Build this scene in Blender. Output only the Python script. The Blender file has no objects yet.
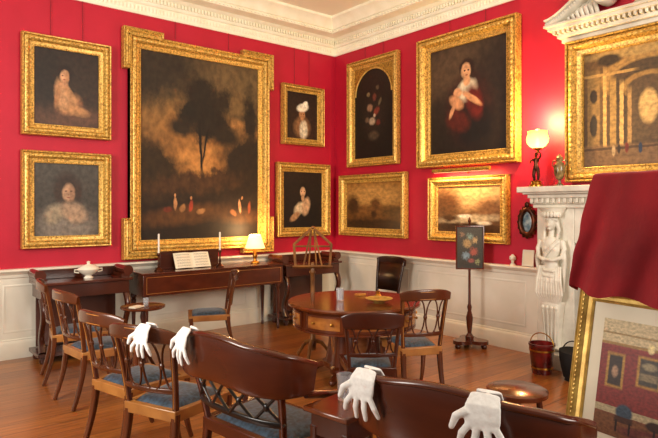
import bpy, bmesh, math, random
from mathutils import Vector, Matrix, noise
random.seed(4)
sc = bpy.context.scene
COL = sc.collection
try:
    sc.view_settings.view_transform = 'Standard'
    sc.view_settings.gamma = .92
    sc.view_settings.exposure = .08
except Exception:
    pass
pi = math.pi

def C(h):
    h = h.lstrip('#')
    o = []
    for i in (0, 2, 4):
        v = int(h[i:i+2], 16)/255
        o.append(v/12.92 if v <= .04045 else ((v+.055)/1.055)**2.4)
    return (o[0], o[1], o[2], 1)

# ------------------------------------------------------------ materials
def newmat(name):
    m = bpy.data.materials.new(name); m.use_nodes = True
    nt = m.node_tree
    b = nt.nodes['Principled BSDF']
    return m, nt, b

def noisy(name, c1, c2, scale=5, rough=.5, metal=0, bump=0, bscale=None, stretch=(1, 1, 1), coat=0, detail=4, spec=.5, sheen=0, lo=.35, hi=.65):
    m, nt, b = newmat(name)
    N = nt.nodes; L = nt.links
    tc = N.new('ShaderNodeTexCoord'); mp = N.new('ShaderNodeMapping')
    mp.inputs['Scale'].default_value = stretch
    L.new(tc.outputs['Object'], mp.inputs[0])
    no = N.new('ShaderNodeTexNoise'); no.inputs['Scale'].default_value = scale; no.inputs['Detail'].default_value = detail
    L.new(mp.outputs[0], no.inputs['Vector'])
    r = N.new('ShaderNodeValToRGB')
    r.color_ramp.elements[0].position = lo; r.color_ramp.elements[0].color = C(c1)
    r.color_ramp.elements[1].position = hi; r.color_ramp.elements[1].color = C(c2)
    L.new(no.outputs['Fac'], r.inputs[0]); L.new(r.outputs[0], b.inputs['Base Color'])
    b.inputs['Roughness'].default_value = rough; b.inputs['Metallic'].default_value = metal
    b.inputs['Coat Weight'].default_value = coat; b.inputs['Coat Roughness'].default_value = .2
    b.inputs['Specular IOR Level'].default_value = spec
    b.inputs['Sheen Weight'].default_value = sheen
    if bump:
        n2 = N.new('ShaderNodeTexNoise'); n2.inputs['Scale'].default_value = bscale or scale; n2.inputs['Detail'].default_value = 3
        L.new(tc.outputs['Object'], n2.inputs['Vector'])
        bp = N.new('ShaderNodeBump'); bp.inputs['Strength'].default_value = bump; bp.inputs['Distance'].default_value = .02
        L.new(n2.outputs['Fac'], bp.inputs['Height']); L.new(bp.outputs[0], b.inputs['Normal'])
    return m

def gildmat(name, dark, light, rough=.38, metal=.35, sc1=60, sc2=42, bump=.14):
    m, nt, b = newmat(name); N = nt.nodes; L = nt.links
    tc = N.new('ShaderNodeTexCoord')
    vo = N.new('ShaderNodeTexVoronoi'); vo.inputs['Scale'].default_value = sc2
    no = N.new('ShaderNodeTexNoise'); no.inputs['Scale'].default_value = sc1
    L.new(tc.outputs['Object'], vo.inputs['Vector']); L.new(tc.outputs['Object'], no.inputs['Vector'])
    mx = N.new('ShaderNodeMath'); mx.operation = 'MULTIPLY_ADD'; mx.inputs[1].default_value = .5
    L.new(vo.outputs['Distance'], mx.inputs[0]); L.new(no.outputs['Fac'], mx.inputs[2])
    r = N.new('ShaderNodeValToRGB')
    r.color_ramp.elements[0].position = .6; r.color_ramp.elements[0].color = C(light)
    r.color_ramp.elements[1].position = 1.1; r.color_ramp.elements[1].color = C(dark)
    L.new(mx.outputs[0], r.inputs[0]); L.new(r.outputs[0], b.inputs['Base Color'])
    b.inputs['Roughness'].default_value = rough; b.inputs['Metallic'].default_value = metal
    bp = N.new('ShaderNodeBump'); bp.inputs['Strength'].default_value = bump; bp.inputs['Distance'].default_value = .006; bp.invert = True
    L.new(mx.outputs[0], bp.inputs['Height']); L.new(bp.outputs[0], b.inputs['Normal'])
    return m

def emis(name, col, s, base='#ffffff'):
    m, nt, b = newmat(name)
    b.inputs['Base Color'].default_value = C(base)
    b.inputs['Emission Color'].default_value = C(col); b.inputs['Emission Strength'].default_value = s
    return m

M_wall = noisy('red_wall_paint', '#b81533', '#c01838', 3, .55, bump=.04, bscale=60)
M_white = noisy('white_paint', '#e2dccb', '#eae4d5', 4, .5)
M_corn = noisy('cornice_paint', '#f3efd8', '#faf7e4', 6, .6)
M_ceil = noisy('ceiling_paint', '#fbf7e2', '#fdf9e8', 1.5, .8)
M_marble = noisy('white_marble', '#cdc6b6', '#e9e4d5', 5, .4, detail=8, bump=.1, bscale=40)
M_gold = gildmat('gilt_carving', '#94702f', '#e4ba62')
M_gold2 = gildmat('gilt_smooth', '#b8914a', '#eac670', .34, .4, 20, 10, .05)
M_goldd = gildmat('gilt_dark', '#7a5820', '#c09840')
M_wood = noisy('mahogany', '#38160b', '#582812', 3, .24, stretch=(1, 1, .3), coat=.5, lo=.2, hi=.8)
M_woodc = noisy('golden_mahogany', '#42200d', '#703a1a', 3, .26, stretch=(1, 1, .3), coat=.5, lo=.2, hi=.8)
M_woodh = noisy('mahogany_lengthwise', '#40190a', '#642c14', 3, .22, stretch=(1.5, .5, 3), coat=.6, lo=.2, hi=.8)
M_woodr = noisy('red_mahogany', '#481d0c', '#703414', 3, .22, stretch=(1, 1, 2), coat=.6, lo=.2, hi=.8)
M_woodtop = noisy('polished_table_top', '#50220e', '#783c18', 3, .16, stretch=(1, 4, 1), coat=.7, lo=.25, hi=.75)
M_inlay = noisy('satinwood_inlay', '#a8682a', '#cc9044', 8, .3, coat=.4)
M_rail = noisy('seat_rail_wood', '#8a5628', '#b47e42', 4, .3, coat=.4)
M_flame = noisy('flame_veneer', '#7a3e18', '#b87a38', 6, .2, stretch=(1, 1, 2), coat=.6)
M_black = noisy('ebonised_wood', '#0d0908', '#1d1411', 8, .3, coat=.4)
M_dwood = noisy('dark_stained_wood', '#1c0d07', '#34180d', 4, .3, coat=.3)
M_blue = noisy('blue_damask', '#15222d', '#355066', 45, .6, bump=.1, sheen=.25, detail=2)
M_brass = noisy('brass', '#9a6a24', '#c99a44', 10, .3, metal=.9)
M_bronze = noisy('bronze', '#2e1508', '#6b3413', 15, .35, metal=.6)
M_glove = noisy('white_cotton', '#e8e6e2', '#f6f5f2', 60, .85, bump=.08)
M_porc = noisy('porcelain', '#e9e2cf', '#f5efe0', 6, .2, coat=.5)
M_candle = noisy('candle_wax', '#e9e3d6', '#f1ece2', 6, .7)
M_cloth = noisy('red_velvet', '#7a0a14', '#a0121f', 3, .85, bump=.1, bscale=60, sheen=.15)
M_paper = noisy('cream_paper', '#e6dcc4', '#ede4ce', 4, .7)
M_dark = noisy('soot_black', '#080605', '#141010', 6, .8)
M_buck = noisy('oxblood_lacquer', '#3f0b0b', '#7c1a16', 8, .25, coat=.6)
M_wire = noisy('dark_wire', '#5a1a20', '#6a2028', 8, .5)
M_red_gem = noisy('blue_enamel', '#5a7a8c', '#b9c8c8', 20, .2)
M_walnut = noisy('golden_walnut', '#5e3816', '#8e5e28', 8, .36, coat=.2)

def glassmat():
    m, nt, b = newmat('clear_glass')
    b.inputs['Base Color'].default_value = (.86, .9, .95, 1)
    b.inputs['Transmission Weight'].default_value = .78
    b.inputs['Roughness'].default_value = .05; b.inputs['IOR'].default_value = 1.45
    return m
M_glass = glassmat()
def shademat(name, tr, e):
    m, nt, b = newmat(name)
    b.inputs['Base Color'].default_value = C('#ffdf9c')
    b.inputs['Transmission Weight'].default_value = tr
    b.inputs['Roughness'].default_value = .3; b.inputs['IOR'].default_value = 1.12
    r = nt.nodes.new('ShaderNodeValToRGB'); tc = nt.nodes.new('ShaderNodeTexCoord'); sp = nt.nodes.new('ShaderNodeSeparateXYZ')
    r.color_ramp.elements[0].color = C('#ffd888'); r.color_ramp.elements[1].color = C('#f59a3a')
    nt.links.new(tc.outputs['Generated'], sp.inputs[0]); nt.links.new(sp.outputs[2], r.inputs[0]); nt.links.new(r.outputs[0], b.inputs['Emission Color'])
    b.inputs['Emission Strength'].default_value = e
    return m
M_globe = shademat('amber_lit_glass', .4, 1.9)
M_chim = shademat('chimney_glass', .8, .8)
M_shade = emis('lit_lamp_shade', '#ffbc70', 2.4, '#f4e2c4')
M_bulb = emis('bulb', '#ffd39a', 40)
M_flameb = emis('lamp_flame', '#ffc070', 30)
M_tube = emis('picture_lamp_bulb', '#ff9a60', 2.5)

def floormat():
    m, nt, b = newmat('oak_floorboards'); N = nt.nodes; L = nt.links
    tc = N.new('ShaderNodeTexCoord'); mp = N.new('ShaderNodeMapping')
    L.new(tc.outputs['Object'], mp.inputs[0])
    br = N.new('ShaderNodeTexBrick')
    br.inputs['Scale'].default_value = 1; br.inputs['Brick Width'].default_value = 2.6; br.inputs['Row Height'].default_value = .19
    br.inputs['Mortar Size'].default_value = .003; br.inputs['Mortar Smooth'].default_value = .2
    br.inputs['Color1'].default_value = C('#935424'); br.inputs['Color2'].default_value = C('#b97636'); br.inputs['Mortar'].default_value = C('#3c200c')
    L.new(mp.outputs[0], br.inputs['Vector'])
    mp2 = N.new('ShaderNodeMapping'); mp2.inputs['Scale'].default_value = (1, 12, 1)
    L.new(tc.outputs['Object'], mp2.inputs[0])
    no = N.new('ShaderNodeTexNoise'); no.inputs['Scale'].default_value = 3; no.inputs['Detail'].default_value = 6
    L.new(mp2.outputs[0], no.inputs['Vector'])
    mr = N.new('ShaderNodeMapRange'); mr.inputs[1].default_value = .3; mr.inputs[2].default_value = .7; mr.inputs[3].default_value = .6; mr.inputs[4].default_value = 1.1
    L.new(no.outputs['Fac'], mr.inputs[0])
    mx = N.new('ShaderNodeMix'); mx.data_type = 'RGBA'; mx.blend_type = 'MULTIPLY'; mx.inputs[0].default_value = 1
    L.new(br.outputs['Color'], mx.inputs[6]); L.new(mr.outputs[0], mx.inputs[7])
    L.new(mx.outputs[2], b.inputs['Base Color'])
    b.inputs['Roughness'].default_value = .3; b.inputs['Coat Weight'].default_value = .4; b.inputs['Coat Roughness'].default_value = .18
    bp = N.new('ShaderNodeBump'); bp.inputs['Strength'].default_value = .15; bp.inputs['Distance'].default_value = .01
    L.new(no.outputs['Fac'], bp.inputs['Height']); L.new(bp.outputs[0], b.inputs['Normal'])
    return m
M_floor = floormat()

def paint(name, top, bot, blobs, dist=.05, ns=5, mott=.35, seed=0, rough=.5):
    m, nt, b = newmat(name); N = nt.nodes; L = nt.links
    tc = N.new('ShaderNodeTexCoord')
    no = N.new('ShaderNodeTexNoise'); no.noise_dimensions = '4D'; no.inputs['W'].default_value = seed
    no.inputs['Scale'].default_value = ns*2; no.inputs['Detail'].default_value = 6; no.inputs['Roughness'].default_value = .65
    L.new(tc.outputs['UV'], no.inputs['Vector'])
    s1 = N.new('ShaderNodeVectorMath'); s1.operation = 'SUBTRACT'; s1.inputs[1].default_value = (.5, .5, .5)
    L.new(no.outputs['Color'], s1.inputs[0])
    s2 = N.new('ShaderNodeVectorMath'); s2.operation = 'SCALE'; s2.inputs['Scale'].default_value = dist
    L.new(s1.outputs[0], s2.inputs[0])
    s3 = N.new('ShaderNodeVectorMath'); s3.operation = 'ADD'
    L.new(tc.outputs['UV'], s3.inputs[0]); L.new(s2.outputs[0], s3.inputs[1])
    s4 = N.new('ShaderNodeVectorMath'); s4.operation = 'SCALE'; s4.inputs['Scale'].default_value = min(dist, .03)
    L.new(s1.outputs[0], s4.inputs[0])
    s5 = N.new('ShaderNodeVectorMath'); s5.operation = 'ADD'
    L.new(tc.outputs['UV'], s5.inputs[0]); L.new(s4.outputs[0], s5.inputs[1])
    sp = N.new('ShaderNodeSeparateXYZ'); L.new(s3.outputs[0], sp.inputs[0])
    g = N.new('ShaderNodeMix'); g.data_type = 'RGBA'
    L.new(sp.outputs[1], g.inputs[0]); g.inputs[6].default_value = C(bot); g.inputs[7].default_value = C(top)
    cur = g.outputs[2]
    for bl in blobs:
        kind, cx, cy, rx, ry, rot, col, soft = bl
        src = s5 if (min(rx, ry) < .06) else s3
        a = N.new('ShaderNodeVectorMath'); a.operation = 'SUBTRACT'; a.inputs[1].default_value = (cx, cy, 0)
        L.new(src.outputs[0], a.inputs[0]); o = a.outputs[0]
        if rot:
            r = N.new('ShaderNodeVectorRotate'); r.rotation_type = 'Z_AXIS'; r.inputs['Angle'].default_value = -math.radians(rot)
            L.new(o, r.inputs['Vector']); o = r.outputs[0]
        d = N.new('ShaderNodeVectorMath'); d.operation = 'MULTIPLY'; d.inputs[1].default_value = (1/rx, 1/ry, 0)
        L.new(o, d.inputs[0])
        if kind == 'e':
            l = N.new('ShaderNodeVectorMath'); l.operation = 'LENGTH'; L.new(d.outputs[0], l.inputs[0]); val = l.outputs['Value']
        else:
            ab = N.new('ShaderNodeVectorMath'); ab.operation = 'ABSOLUTE'; L.new(d.outputs[0], ab.inputs[0])
            ss = N.new('ShaderNodeSeparateXYZ'); L.new(ab.outputs[0], ss.inputs[0])
            mm = N.new('ShaderNodeMath'); mm.operation = 'MAXIMUM'; L.new(ss.outputs[0], mm.inputs[0]); L.new(ss.outputs[1], mm.inputs[1]); val = mm.outputs[0]
        mr = N.new('ShaderNodeMapRange'); mr.inputs[1].default_value = 1+soft*.5; mr.inputs[2].default_value = 1-soft*.5
        L.new(val, mr.inputs[0])
        mx = N.new('ShaderNodeMix'); mx.data_type = 'RGBA'
        L.new(mr.outputs[0], mx.inputs[0]); L.new(cur, mx.inputs[6]); mx.inputs[7].default_value = C(col)
        cur = mx.outputs[2]
    n2 = N.new('ShaderNodeTexNoise'); n2.inputs['Scale'].default_value = ns*3; n2.inputs['Detail'].default_value = 8
    L.new(tc.outputs['UV'], n2.inputs['Vector'])
    mr = N.new('ShaderNodeMapRange'); mr.inputs[1].default_value = .3; mr.inputs[2].default_value = .7; mr.inputs[3].default_value = 1-mott; mr.inputs[4].default_value = 1+mott
    L.new(n2.outputs['Fac'], mr.inputs[0])
    mx = N.new('ShaderNodeMix'); mx.data_type = 'RGBA'; mx.blend_type = 'MULTIPLY'; mx.inputs[0].default_value = 1
    L.new(cur, mx.inputs[6]); L.new(mr.outputs[0], mx.inputs[7]); L.new(mx.outputs[2], b.inputs['Base Color'])
    b.inputs['Roughness'].default_value = rough
    return m

# ------------------------------------------------------------ mesh builder
class MB:
    def __init__(s): s.v = []; s.f = []; s.m = []; s.uv = None
    def add(s, vs, fs, m=0, M=None):
        o = len(s.v)
        for p in vs:
            p = Vector(p)
            s.v.append(M @ p if M else p)
        for f in fs:
            s.f.append([i+o for i in f]); s.m.append(m)
        return s
    def box(s, x0, x1, y0, y1, z0, z1, m=0, M=None):
        vs = [(x, y, z) for z in (z0, z1) for y in (y0, y1) for x in (x0, x1)]
        return s.add(vs, [(0, 2, 3, 1), (4, 5, 7, 6), (0, 1, 5, 4), (2, 6, 7, 3), (0, 4, 6, 2), (1, 3, 7, 5)], m, M)
    def tube(s, path, ra, rb=None, up=(0, 0, 1), n=12, p=2, m=0, closed=False, M=None):
        P = [Vector(q) for q in path]; k = len(P)
        if rb is None: rb = ra
        ra = ra if isinstance(ra, (list, tuple)) else [ra]*k
        rb = rb if isinstance(rb, (list, tuple)) else [rb]*k
        up = Vector(up); vs = []; S0 = None
        for i in range(k):
            if closed: T = P[(i+1) % k]-P[i-1]
            else: T = P[min(i+1, k-1)]-P[max(i-1, 0)]
            T.normalize()
            S = T.cross(up)
            if S.length < .05: S = S0.copy() if S0 else T.cross(Vector((.3, 1, .1)))
            S.normalize(); S0 = S; Nn = S.cross(T); Nn.normalize()
            for j in range(n):
                a = 2*pi*(j+.5)/n; c = math.cos(a); d = math.sin(a)
                q = 2/p
                cx = math.copysign(abs(c)**q, c); dx = math.copysign(abs(d)**q, d)
                vs.append(P[i]+S*ra[i]*cx+Nn*rb[i]*dx)
        fs = []
        for i in range(k if closed else k-1):
            for j in range(n):
                a = i*n+j; b = i*n+(j+1) % n; c = ((i+1) % k)*n+(j+1) % n; d = ((i+1) % k)*n+j
                fs.append((a, b, c, d))
        if not closed:
            fs.append(tuple(range(n-1, -1, -1))); fs.append(tuple((k-1)*n+j for j in range(n)))
        return s.add(vs, fs, m, M)
    def lathe(s, prof, c=(0, 0, 0), n=28, m=0, M=None, sx=1, sy=1, cap=True):
        vs = []; fs = []; k = len(prof)
        for r, z in prof:
            for j in range(n):
                a = 2*pi*j/n
                vs.append((c[0]+max(r, .0004)*math.cos(a)*sx, c[1]+max(r, .0004)*math.sin(a)*sy, c[2]+z))
        for i in range(k-1):
            for j in range(n):
                fs.append((i*n+j, i*n+(j+1) % n, (i+1)*n+(j+1) % n, (i+1)*n+j))
        if cap:
            fs.append(tuple(range(n-1, -1, -1))); fs.append(tuple((k-1)*n+j for j in range(n)))
        return s.add(vs, fs, m, M)
    def ell(s, c, r, n=10, m=0, M=None):
        if not isinstance(r, (list, tuple)): r = (r, r, r)
        vs = []; fs = []; h = n//2+1
        for i in range(1, h):
            ph = pi*i/h
            for j in range(n):
                a = 2*pi*j/n
                vs.append((c[0]+r[0]*math.sin(ph)*math.cos(a), c[1]+r[1]*math.sin(ph)*math.sin(a), c[2]-r[2]*math.cos(ph)))
        k = h-1
        for i in range(k-1):
            for j in range(n):
                fs.append((i*n+j, i*n+(j+1) % n, (i+1)*n+(j+1) % n, (i+1)*n+j))
        b = len(vs); vs.append((c[0], c[1], c[2]-r[2])); vs.append((c[0], c[1], c[2]+r[2]))
        for j in range(n):
            fs.append((b, (j+1) % n, j)); fs.append((b+1, (k-1)*n+j, (k-1)*n+(j+1) % n))
        return s.add(vs, fs, m, M)
    def frame(s, poly, prof, m=0, y=0):
        k = len(poly); P = [Vector(q) for q in poly]; vs = []; fs = []
        for i in range(k):
            e1 = (P[i]-P[i-1]).normalized(); e2 = (P[(i+1) % k]-P[i]).normalized()
            n1 = Vector((e1.y, -e1.x)); n2 = Vector((e2.y, -e2.x))
            mt = (n1+n2)/(1+n1.dot(n2))
            for o, h in prof:
                q = P[i]+mt*o; vs.append((q.x, y-h, q.y))
        n = len(prof)
        for i in range(k):
            for j in range(n-1):
                fs.append((i*n+j, i*n+j+1, ((i+1) % k)*n+j+1, ((i+1) % k)*n+j))
        return s.add(vs, fs, m)
    def obj(s, name, mats, parent=None, smooth=True, bevel=0, label=None, loc=None, rot=None, ang=35, remesh=0, uv=None, kind=None, sub=0):
        me = bpy.data.meshes.new(name)
        me.from_pydata([tuple(v) for v in s.v], [], s.f)
        if not isinstance(mats, (list, tuple)): mats = [mats]
        for mm in mats: me.materials.append(mm)
        for p, mi in zip(me.polygons, s.m): p.material_index = mi
        bm = bmesh.new(); bm.from_mesh(me); bmesh.ops.recalc_face_normals(bm, faces=bm.faces); bm.to_mesh(me); bm.free()
        if uv:
            ul = me.uv_layers.new(name='UVMap')
            for li, l in enumerate(me.loops):
                ul.data[li].uv = uv(me.vertices[l.vertex_index].co)
        if smooth:
            me.polygons.foreach_set('use_smooth', [True]*len(me.polygons))
            if not remesh: me.set_sharp_from_angle(angle=math.radians(ang))
        o = bpy.data.objects.new(name, me); COL.objects.link(o)
        if parent: o.parent = parent
        if loc: o.location = loc
        if rot: o.rotation_euler = rot
        if bevel:
            b = o.modifiers.new('b', 'BEVEL'); b.width = bevel; b.segments = 2; b.limit_method = 'ANGLE'; b.angle_limit = math.radians(50)
        if remesh:
            r = o.modifiers.new('r', 'REMESH'); r.mode = 'VOXEL'; r.voxel_size = remesh; r.use_smooth_shade = True
            q = o.modifiers.new('s', 'SMOOTH'); q.iterations = 3
        if label: o['label'] = label
        if kind: o['kind'] = kind
        return o

def root(name, label, cat, loc=(0, 0, 0), rz=0, group=None, rot=None):
    e = bpy.data.objects.new(name, None); COL.objects.link(e)
    e.empty_display_size = .1
    e.location = loc; e.rotation_euler = rot or (0, 0, rz)
    e['label'] = label; e['category'] = cat
    if group: e['group'] = group
    return e

def tag(o, label, cat, group=None):
    o['label'] = label; o['category'] = cat
    if group: o['group'] = group
    return o

def copytree(o, parent=None):
    n = o.copy(); COL.objects.link(n)
    if parent:
        n.parent = parent; n.matrix_parent_inverse = o.matrix_parent_inverse.copy()
    for ch in list(o.children): copytree(ch, n)
    return n

def struct(o): o['kind'] = 'structure'; return o

# ------------------------------------------------------------ room
XW, YE, ZC = -7.6, -9.0, 4.42
CR = .95; CB = 3.955
struct(MB().box(XW, .2, YE, .2, -.1, 0).obj('floor', M_floor, smooth=False))
struct(MB().box(XW, .2, YE, .2, ZC, ZC+.1).obj('ceiling', M_ceil, smooth=False))
struct(MB().box(XW, .2, 0, .2, 0, ZC).obj('wall_north', M_wall, smooth=False))
struct(MB().box(0, .2, YE, 0, 0, ZC).obj('wall_east', M_wall, smooth=False))

def trimL(name, prof, m, xe=XW):
    vs = []
    for x in ('a', 'b'):
        for d, z in prof: vs.append((xe if x == 'a' else -d, -d, z))
    n = len(prof)
    return struct(MB().add(vs, [(j, j+1, n+j+1, n+j) for j in range(n-1)]).obj(name, m, ang=30))
def trimR(name, prof, m, ye=YE):
    vs = []
    for x in ('a', 'b'):
        for d, z in prof: vs.append((-d, -d if x == 'a' else ye, z))
    n = len(prof)
    return struct(MB().add(vs, [(j, j+1, n+j+1, n+j) for j in range(n-1)]).obj(name, m, ang=30))
YF = -3.55
dado = [(.0, 0), (.02, 0), (.02, CR), (0, CR)]
trimL('trim_1', dado, M_white); trimR('trim_2', dado, M_white, YF)
base = [(.02, 0), (.045, 0), (.045, .16), (.038, .18), (.03, .19), (.03, .2), (.02, .21)]
trimL('baseboard_north', base, M_white); trimR('baseboard_east', base, M_white, YF)
rail = [(.02, CR-.1), (.03, CR-.09), (.035, CR-.06), (.05, CR-.045), (.07, CR-.03), (.085, CR-.02), (.085, CR-.005), (.08, CR), (.0, CR+.003)]
trimL('trim_3', rail, M_white); trimR('trim_4', rail, M_white, YF)
pm = [(0, .02), (.005, .0235), (.014, .025), (.022, .023), (.026, .02)]
mb = MB()
for x0, x1 in ((-6.2, -4.75), (-4.55, -3.2), (-3.0, -1.65), (-1.45, -.15)):
    mb.frame([(x0, .3), (x1, .3), (x1, .76), (x0, .76)], pm)
struct(mb.obj('trim_5', M_white))
mb = MB()
for x0, x1 in ((.15, 1.55), (1.75, 3.3)):
    mb.frame([(x0, .3), (x1, .3), (x1, .76), (x0, .76)], pm)
o = struct(mb.obj('trim_6', M_white)); o.rotation_euler = (0, 0, -pi/2)
cor = [(0, CB), (.02, CB), (.025, CB+.02), (.012, CB+.025), (.012, CB+.12), (.035, CB+.13), (.045, CB+.15), (.045, CB+.21), (.08, CB+.23), (.10, CB+.25),
       (.24, CB+.255), (.26, CB+.26), (.26, CB+.3), (.28, CB+.31), (.30, CB+.36), (.35, CB+.41), (.38, CB+.43), (.38, ZC), (.0, ZC)]
trimL('trim_7', cor, M_corn); trimR('trim_8', cor, M_corn)
mb = MB(); mc = MB()
x = -.08
while x > -5.2:
    mb.box(x-.025, x, -.07, -.04, CB+.16, CB+.21)
    mb.ell((x-.023, -.015, CB+.075), (.016, .009, .032), 6)
    x -= .046
y = -.08
while y > -5.6:
    mc.box(-.07, -.04, y-.025, y, CB+.16, CB+.21)
    mc.ell((-.015, y-.023, CB+.075), (.009, .016, .032), 6)
    y -= .046
struct(mb.obj('trim_9', M_corn)); struct(mc.obj('trim_10', M_corn))
mb = MB(); mc = MB(); x = -.3
while x > -5.2:
    mb.ell((x, -.268, CB+.28), (.022, .012, .014), 6); x -= .06
y = -.3
while y > -5.6:
    mc.ell((-.268, y, CB+.28), (.012, .022, .014), 6); y -= .06
struct(mb.obj('trim_11', M_corn)); struct(mc.obj('trim_12', M_corn))

# ------------------------------------------------------------ paintings
def painting(label, wall, a0, a1, z0, z1, fw, mat, gold=M_gold, ears=0, wire=True, depth=.08, tilt=0, arch=False, name='framed_painting'):
    w = abs(a1-a0); h = z1-z0
    if wall == 'n': loc = (min(a0, a1), -.012, z0); rz = 0
    else: loc = (-.012, max(a0, a1), z0); rz = -pi/2
    r = root(name, label, 'painting', loc, rz, rot=(tilt, 0, rz))
    ex = ears
    i0, i1, j0, j1 = fw+ex, w-fw-ex, fw+ex, h-fw-ex
    mb = MB()
    prof = [(0, 0), (0, depth*.35), (.08*fw, depth*.4), (.12*fw, depth*.32), (.36*fw, depth*.42), (.40*fw, depth*.6), (.5*fw, depth*.85), (.66*fw, depth*.95), (.78*fw, depth*.85), (.82*fw, depth*.7), (.86*fw, depth*.95), (.95*fw, depth), (fw, depth*.85), (fw, 0)]
    mb.frame([(i0, j0), (i1, j0), (i1, j1), (i0, j1)], prof)
    fr = mb.obj('frame', gold, r, ang=28)
    ob = MB()
    def row(xa, za, xb, zb, step, rr, off):
        d = math.hypot(xb-xa, zb-za); n = max(2, int(d/step))
        for k in range(n+1):
            t = k/n; X = xa+(xb-xa)*t; Z = za+(zb-za)*t
            hor = abs(xb-xa) > abs(zb-za)
            big = 1.2 if (k % 4 == 0) else 1
            ob.ell((X, -off, Z), ((rr*1.5 if hor else rr)*big, rr*.4, (rr if hor else rr*1.5)*big), 6)
    q = fw*.6; rr = fw*.10
    for (xa, za, xb, zb) in ((i0-q, j0-q, i1+q, j0-q), (i0-q, j1+q, i1+q, j1+q), (i0-q, j0-q, i0-q, j1+q), (i1+q, j0-q, i1+q, j1+q)):
        row(xa, za, xb, zb, fw*.34, rr, depth*.92)
    q = fw*.06
    for (xa, za, xb, zb) in ((i0-q, j0-q, i1+q, j0-q), (i0-q, j1+q, i1+q, j1+q), (i0-q, j0-q, i0-q, j1+q), (i1+q, j0-q, i1+q, j1+q)):
        row(xa, za, xb, zb, .026, .006, depth*.38)
    if ex:
        e = ex; L = .42; a, b_, c, d = i0-fw, i1+fw, j0-fw, j1+fw
        poly = [(a-e, c-e), (a+L, c-e), (a+L, c), (b_-L, c), (b_-L, c-e), (b_+e, c-e), (b_+e, c+L), (b_, c+L), (b_, d-L), (b_+e, d-L), (b_+e, d+e), (b_-L, d+e), (b_-L, d), (a+L, d), (a+L, d+e), (a-e, d+e), (a-e, d-L), (a, d-L), (a, c+L), (a-e, c+L)]
        pp = [(-.06, .085), (-.045, .095), (-.03, .085), (-.01, .1), (0, .09), (0, 0)]
        m2 = MB(); m2.frame(poly, pp)
        for ex0, ex1 in ((a-e+.02, a+L-.02), (b_-L+.02, b_+e-.02)):
            m2.box(ex0, ex1, -.084, 0, c-e+.02, c+.02); m2.box(ex0, ex1, -.084, 0, d-.02, d+e-.02)
        for ex0, ex1 in ((a-e+.02, a+.02), (b_-.02, b_+e-.02)):
            m2.box(ex0, ex1, -.084, 0, c, c+L-.02); m2.box(ex0, ex1, -.084, 0, d-L+.02, d)
        m2.obj('outer_frame', gold, r, ang=28)
    ob.obj('carved_ornament', M_gold2, r, kind='stuff')
    cm = MB(); cm.add([(i0, -.012, j0), (i1, -.012, j0), (i1, -.012, j1), (i0, -.012, j1)], [(0, 1, 2, 3)])
    cm.obj('canvas', mat, r, uv=lambda c: ((c.x-i0)/(i1-i0), (c.z-j0)/(j1-j0)), smooth=False)
    if arch:
        W = i1-i0; cx = (i0+i1)/2; R = W*.47; zc = j1-R-.03; n = 20
        pts = [(cx+R*math.cos(pi*k/n), zc+R*math.sin(pi*k/n)) for k in range(n+1)]
        am = MB(); vs = []; fs = []
        for (px, pz) in pts: vs.append((px, -.022, pz))
        for k, (px, pz) in enumerate(pts):
            a = pi*k/n; c = math.cos(a); s_ = math.sin(a)
            t = min((W/2)/abs(c) if abs(c) > 1e-4 else 99, (j1-zc)/s_ if s_ > 1e-4 else 99)
            vs.append((cx+c*t, -.022, zc+s_*t))
        m_ = n+1
        for k in range(n): fs.append((k, k+1, m_+k+1, m_+k))
        am.add(vs, fs)
        am.obj('arched_slip', M_goldd, r)
        am = MB(); am.tube([(px, -.024, pz) for px, pz in pts], .012, n=8, up=(0, 1, 0)); am.obj('arch_moulding', M_gold2, r)
    if wire:
        for fx in (.32, .68):
            MB().tube([(w*fx, -.006, h-.02), (w*fx, -.006, CB-z0)], .0025, n=6, up=(0, 1, 0)).obj('hanging_wire', M_wire, r)
    return r

E = 'e'; R_ = 'r'
P1 = paint('painting_seated_child', '#2c221b', '#3a2a1e', [
    (E, .5, .12, .6, .16, 0, '#5b4030', .6), (E, .2, .6, .2, .4, 0, '#241c16', .9), (E, .52, .3, .2, .14, 10, '#a0744e', .5), (E, .62, .22, .22, .07, -10, '#b08256', .5), (E, .42, .42, .11, .2, 8, '#bc9066', .5),
    (E, .55, .42, .05, .16, 35, '#b0845a', .5), (E, .35, .38, .04, .14, -10, '#a0744e', .5), (E, .47, .7, .12, .12, 0, '#241610', .5), (E, .46, .655, .07, .085, 0, '#c89a74', .4), (E, .46, .575, .05, .05, 0, '#b88c66', .5), (E, .43, .665, .014, .008, 0, '#4a3020', .9), (E, .49, .665, .014, .008, 0, '#4a3020', .9), (E, .46, .615, .02, .007, 0, '#8a4438', .9), (E, .5, .65, .03, .07, 0, '#a87c58', .9)], seed=1)
P2 = paint('painting_curly_child', '#4a463f', '#3b362f', [
    (E, .5, .1, .45, .3, 0, '#7c7368', .7), (E, .3, .3, .16, .12, 40, '#94866f', .6), (E, .6, .32, .2, .14, -20, '#a48a70', .6), (E, .5, .68, .2, .2, 0, '#362820', .6), (E, .36, .6, .06, .12, 0, '#3b2c22', .7), (E, .67, .6, .06, .12, 0, '#3b2c22', .7),
    (E, .52, .6, .095, .125, 0, '#b08c6e', .4), (E, .57, .59, .04, .1, 0, '#96745a', .9), (E, .48, .62, .018, .01, 0, '#5a4030', .9), (E, .56, .62, .018, .01, 0, '#5a4030', .9), (E, .52, .53, .025, .008, 0, '#8c4a3c', .9), (E, .52, .57, .01, .015, 0, '#987458', .9)], seed=2)
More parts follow.
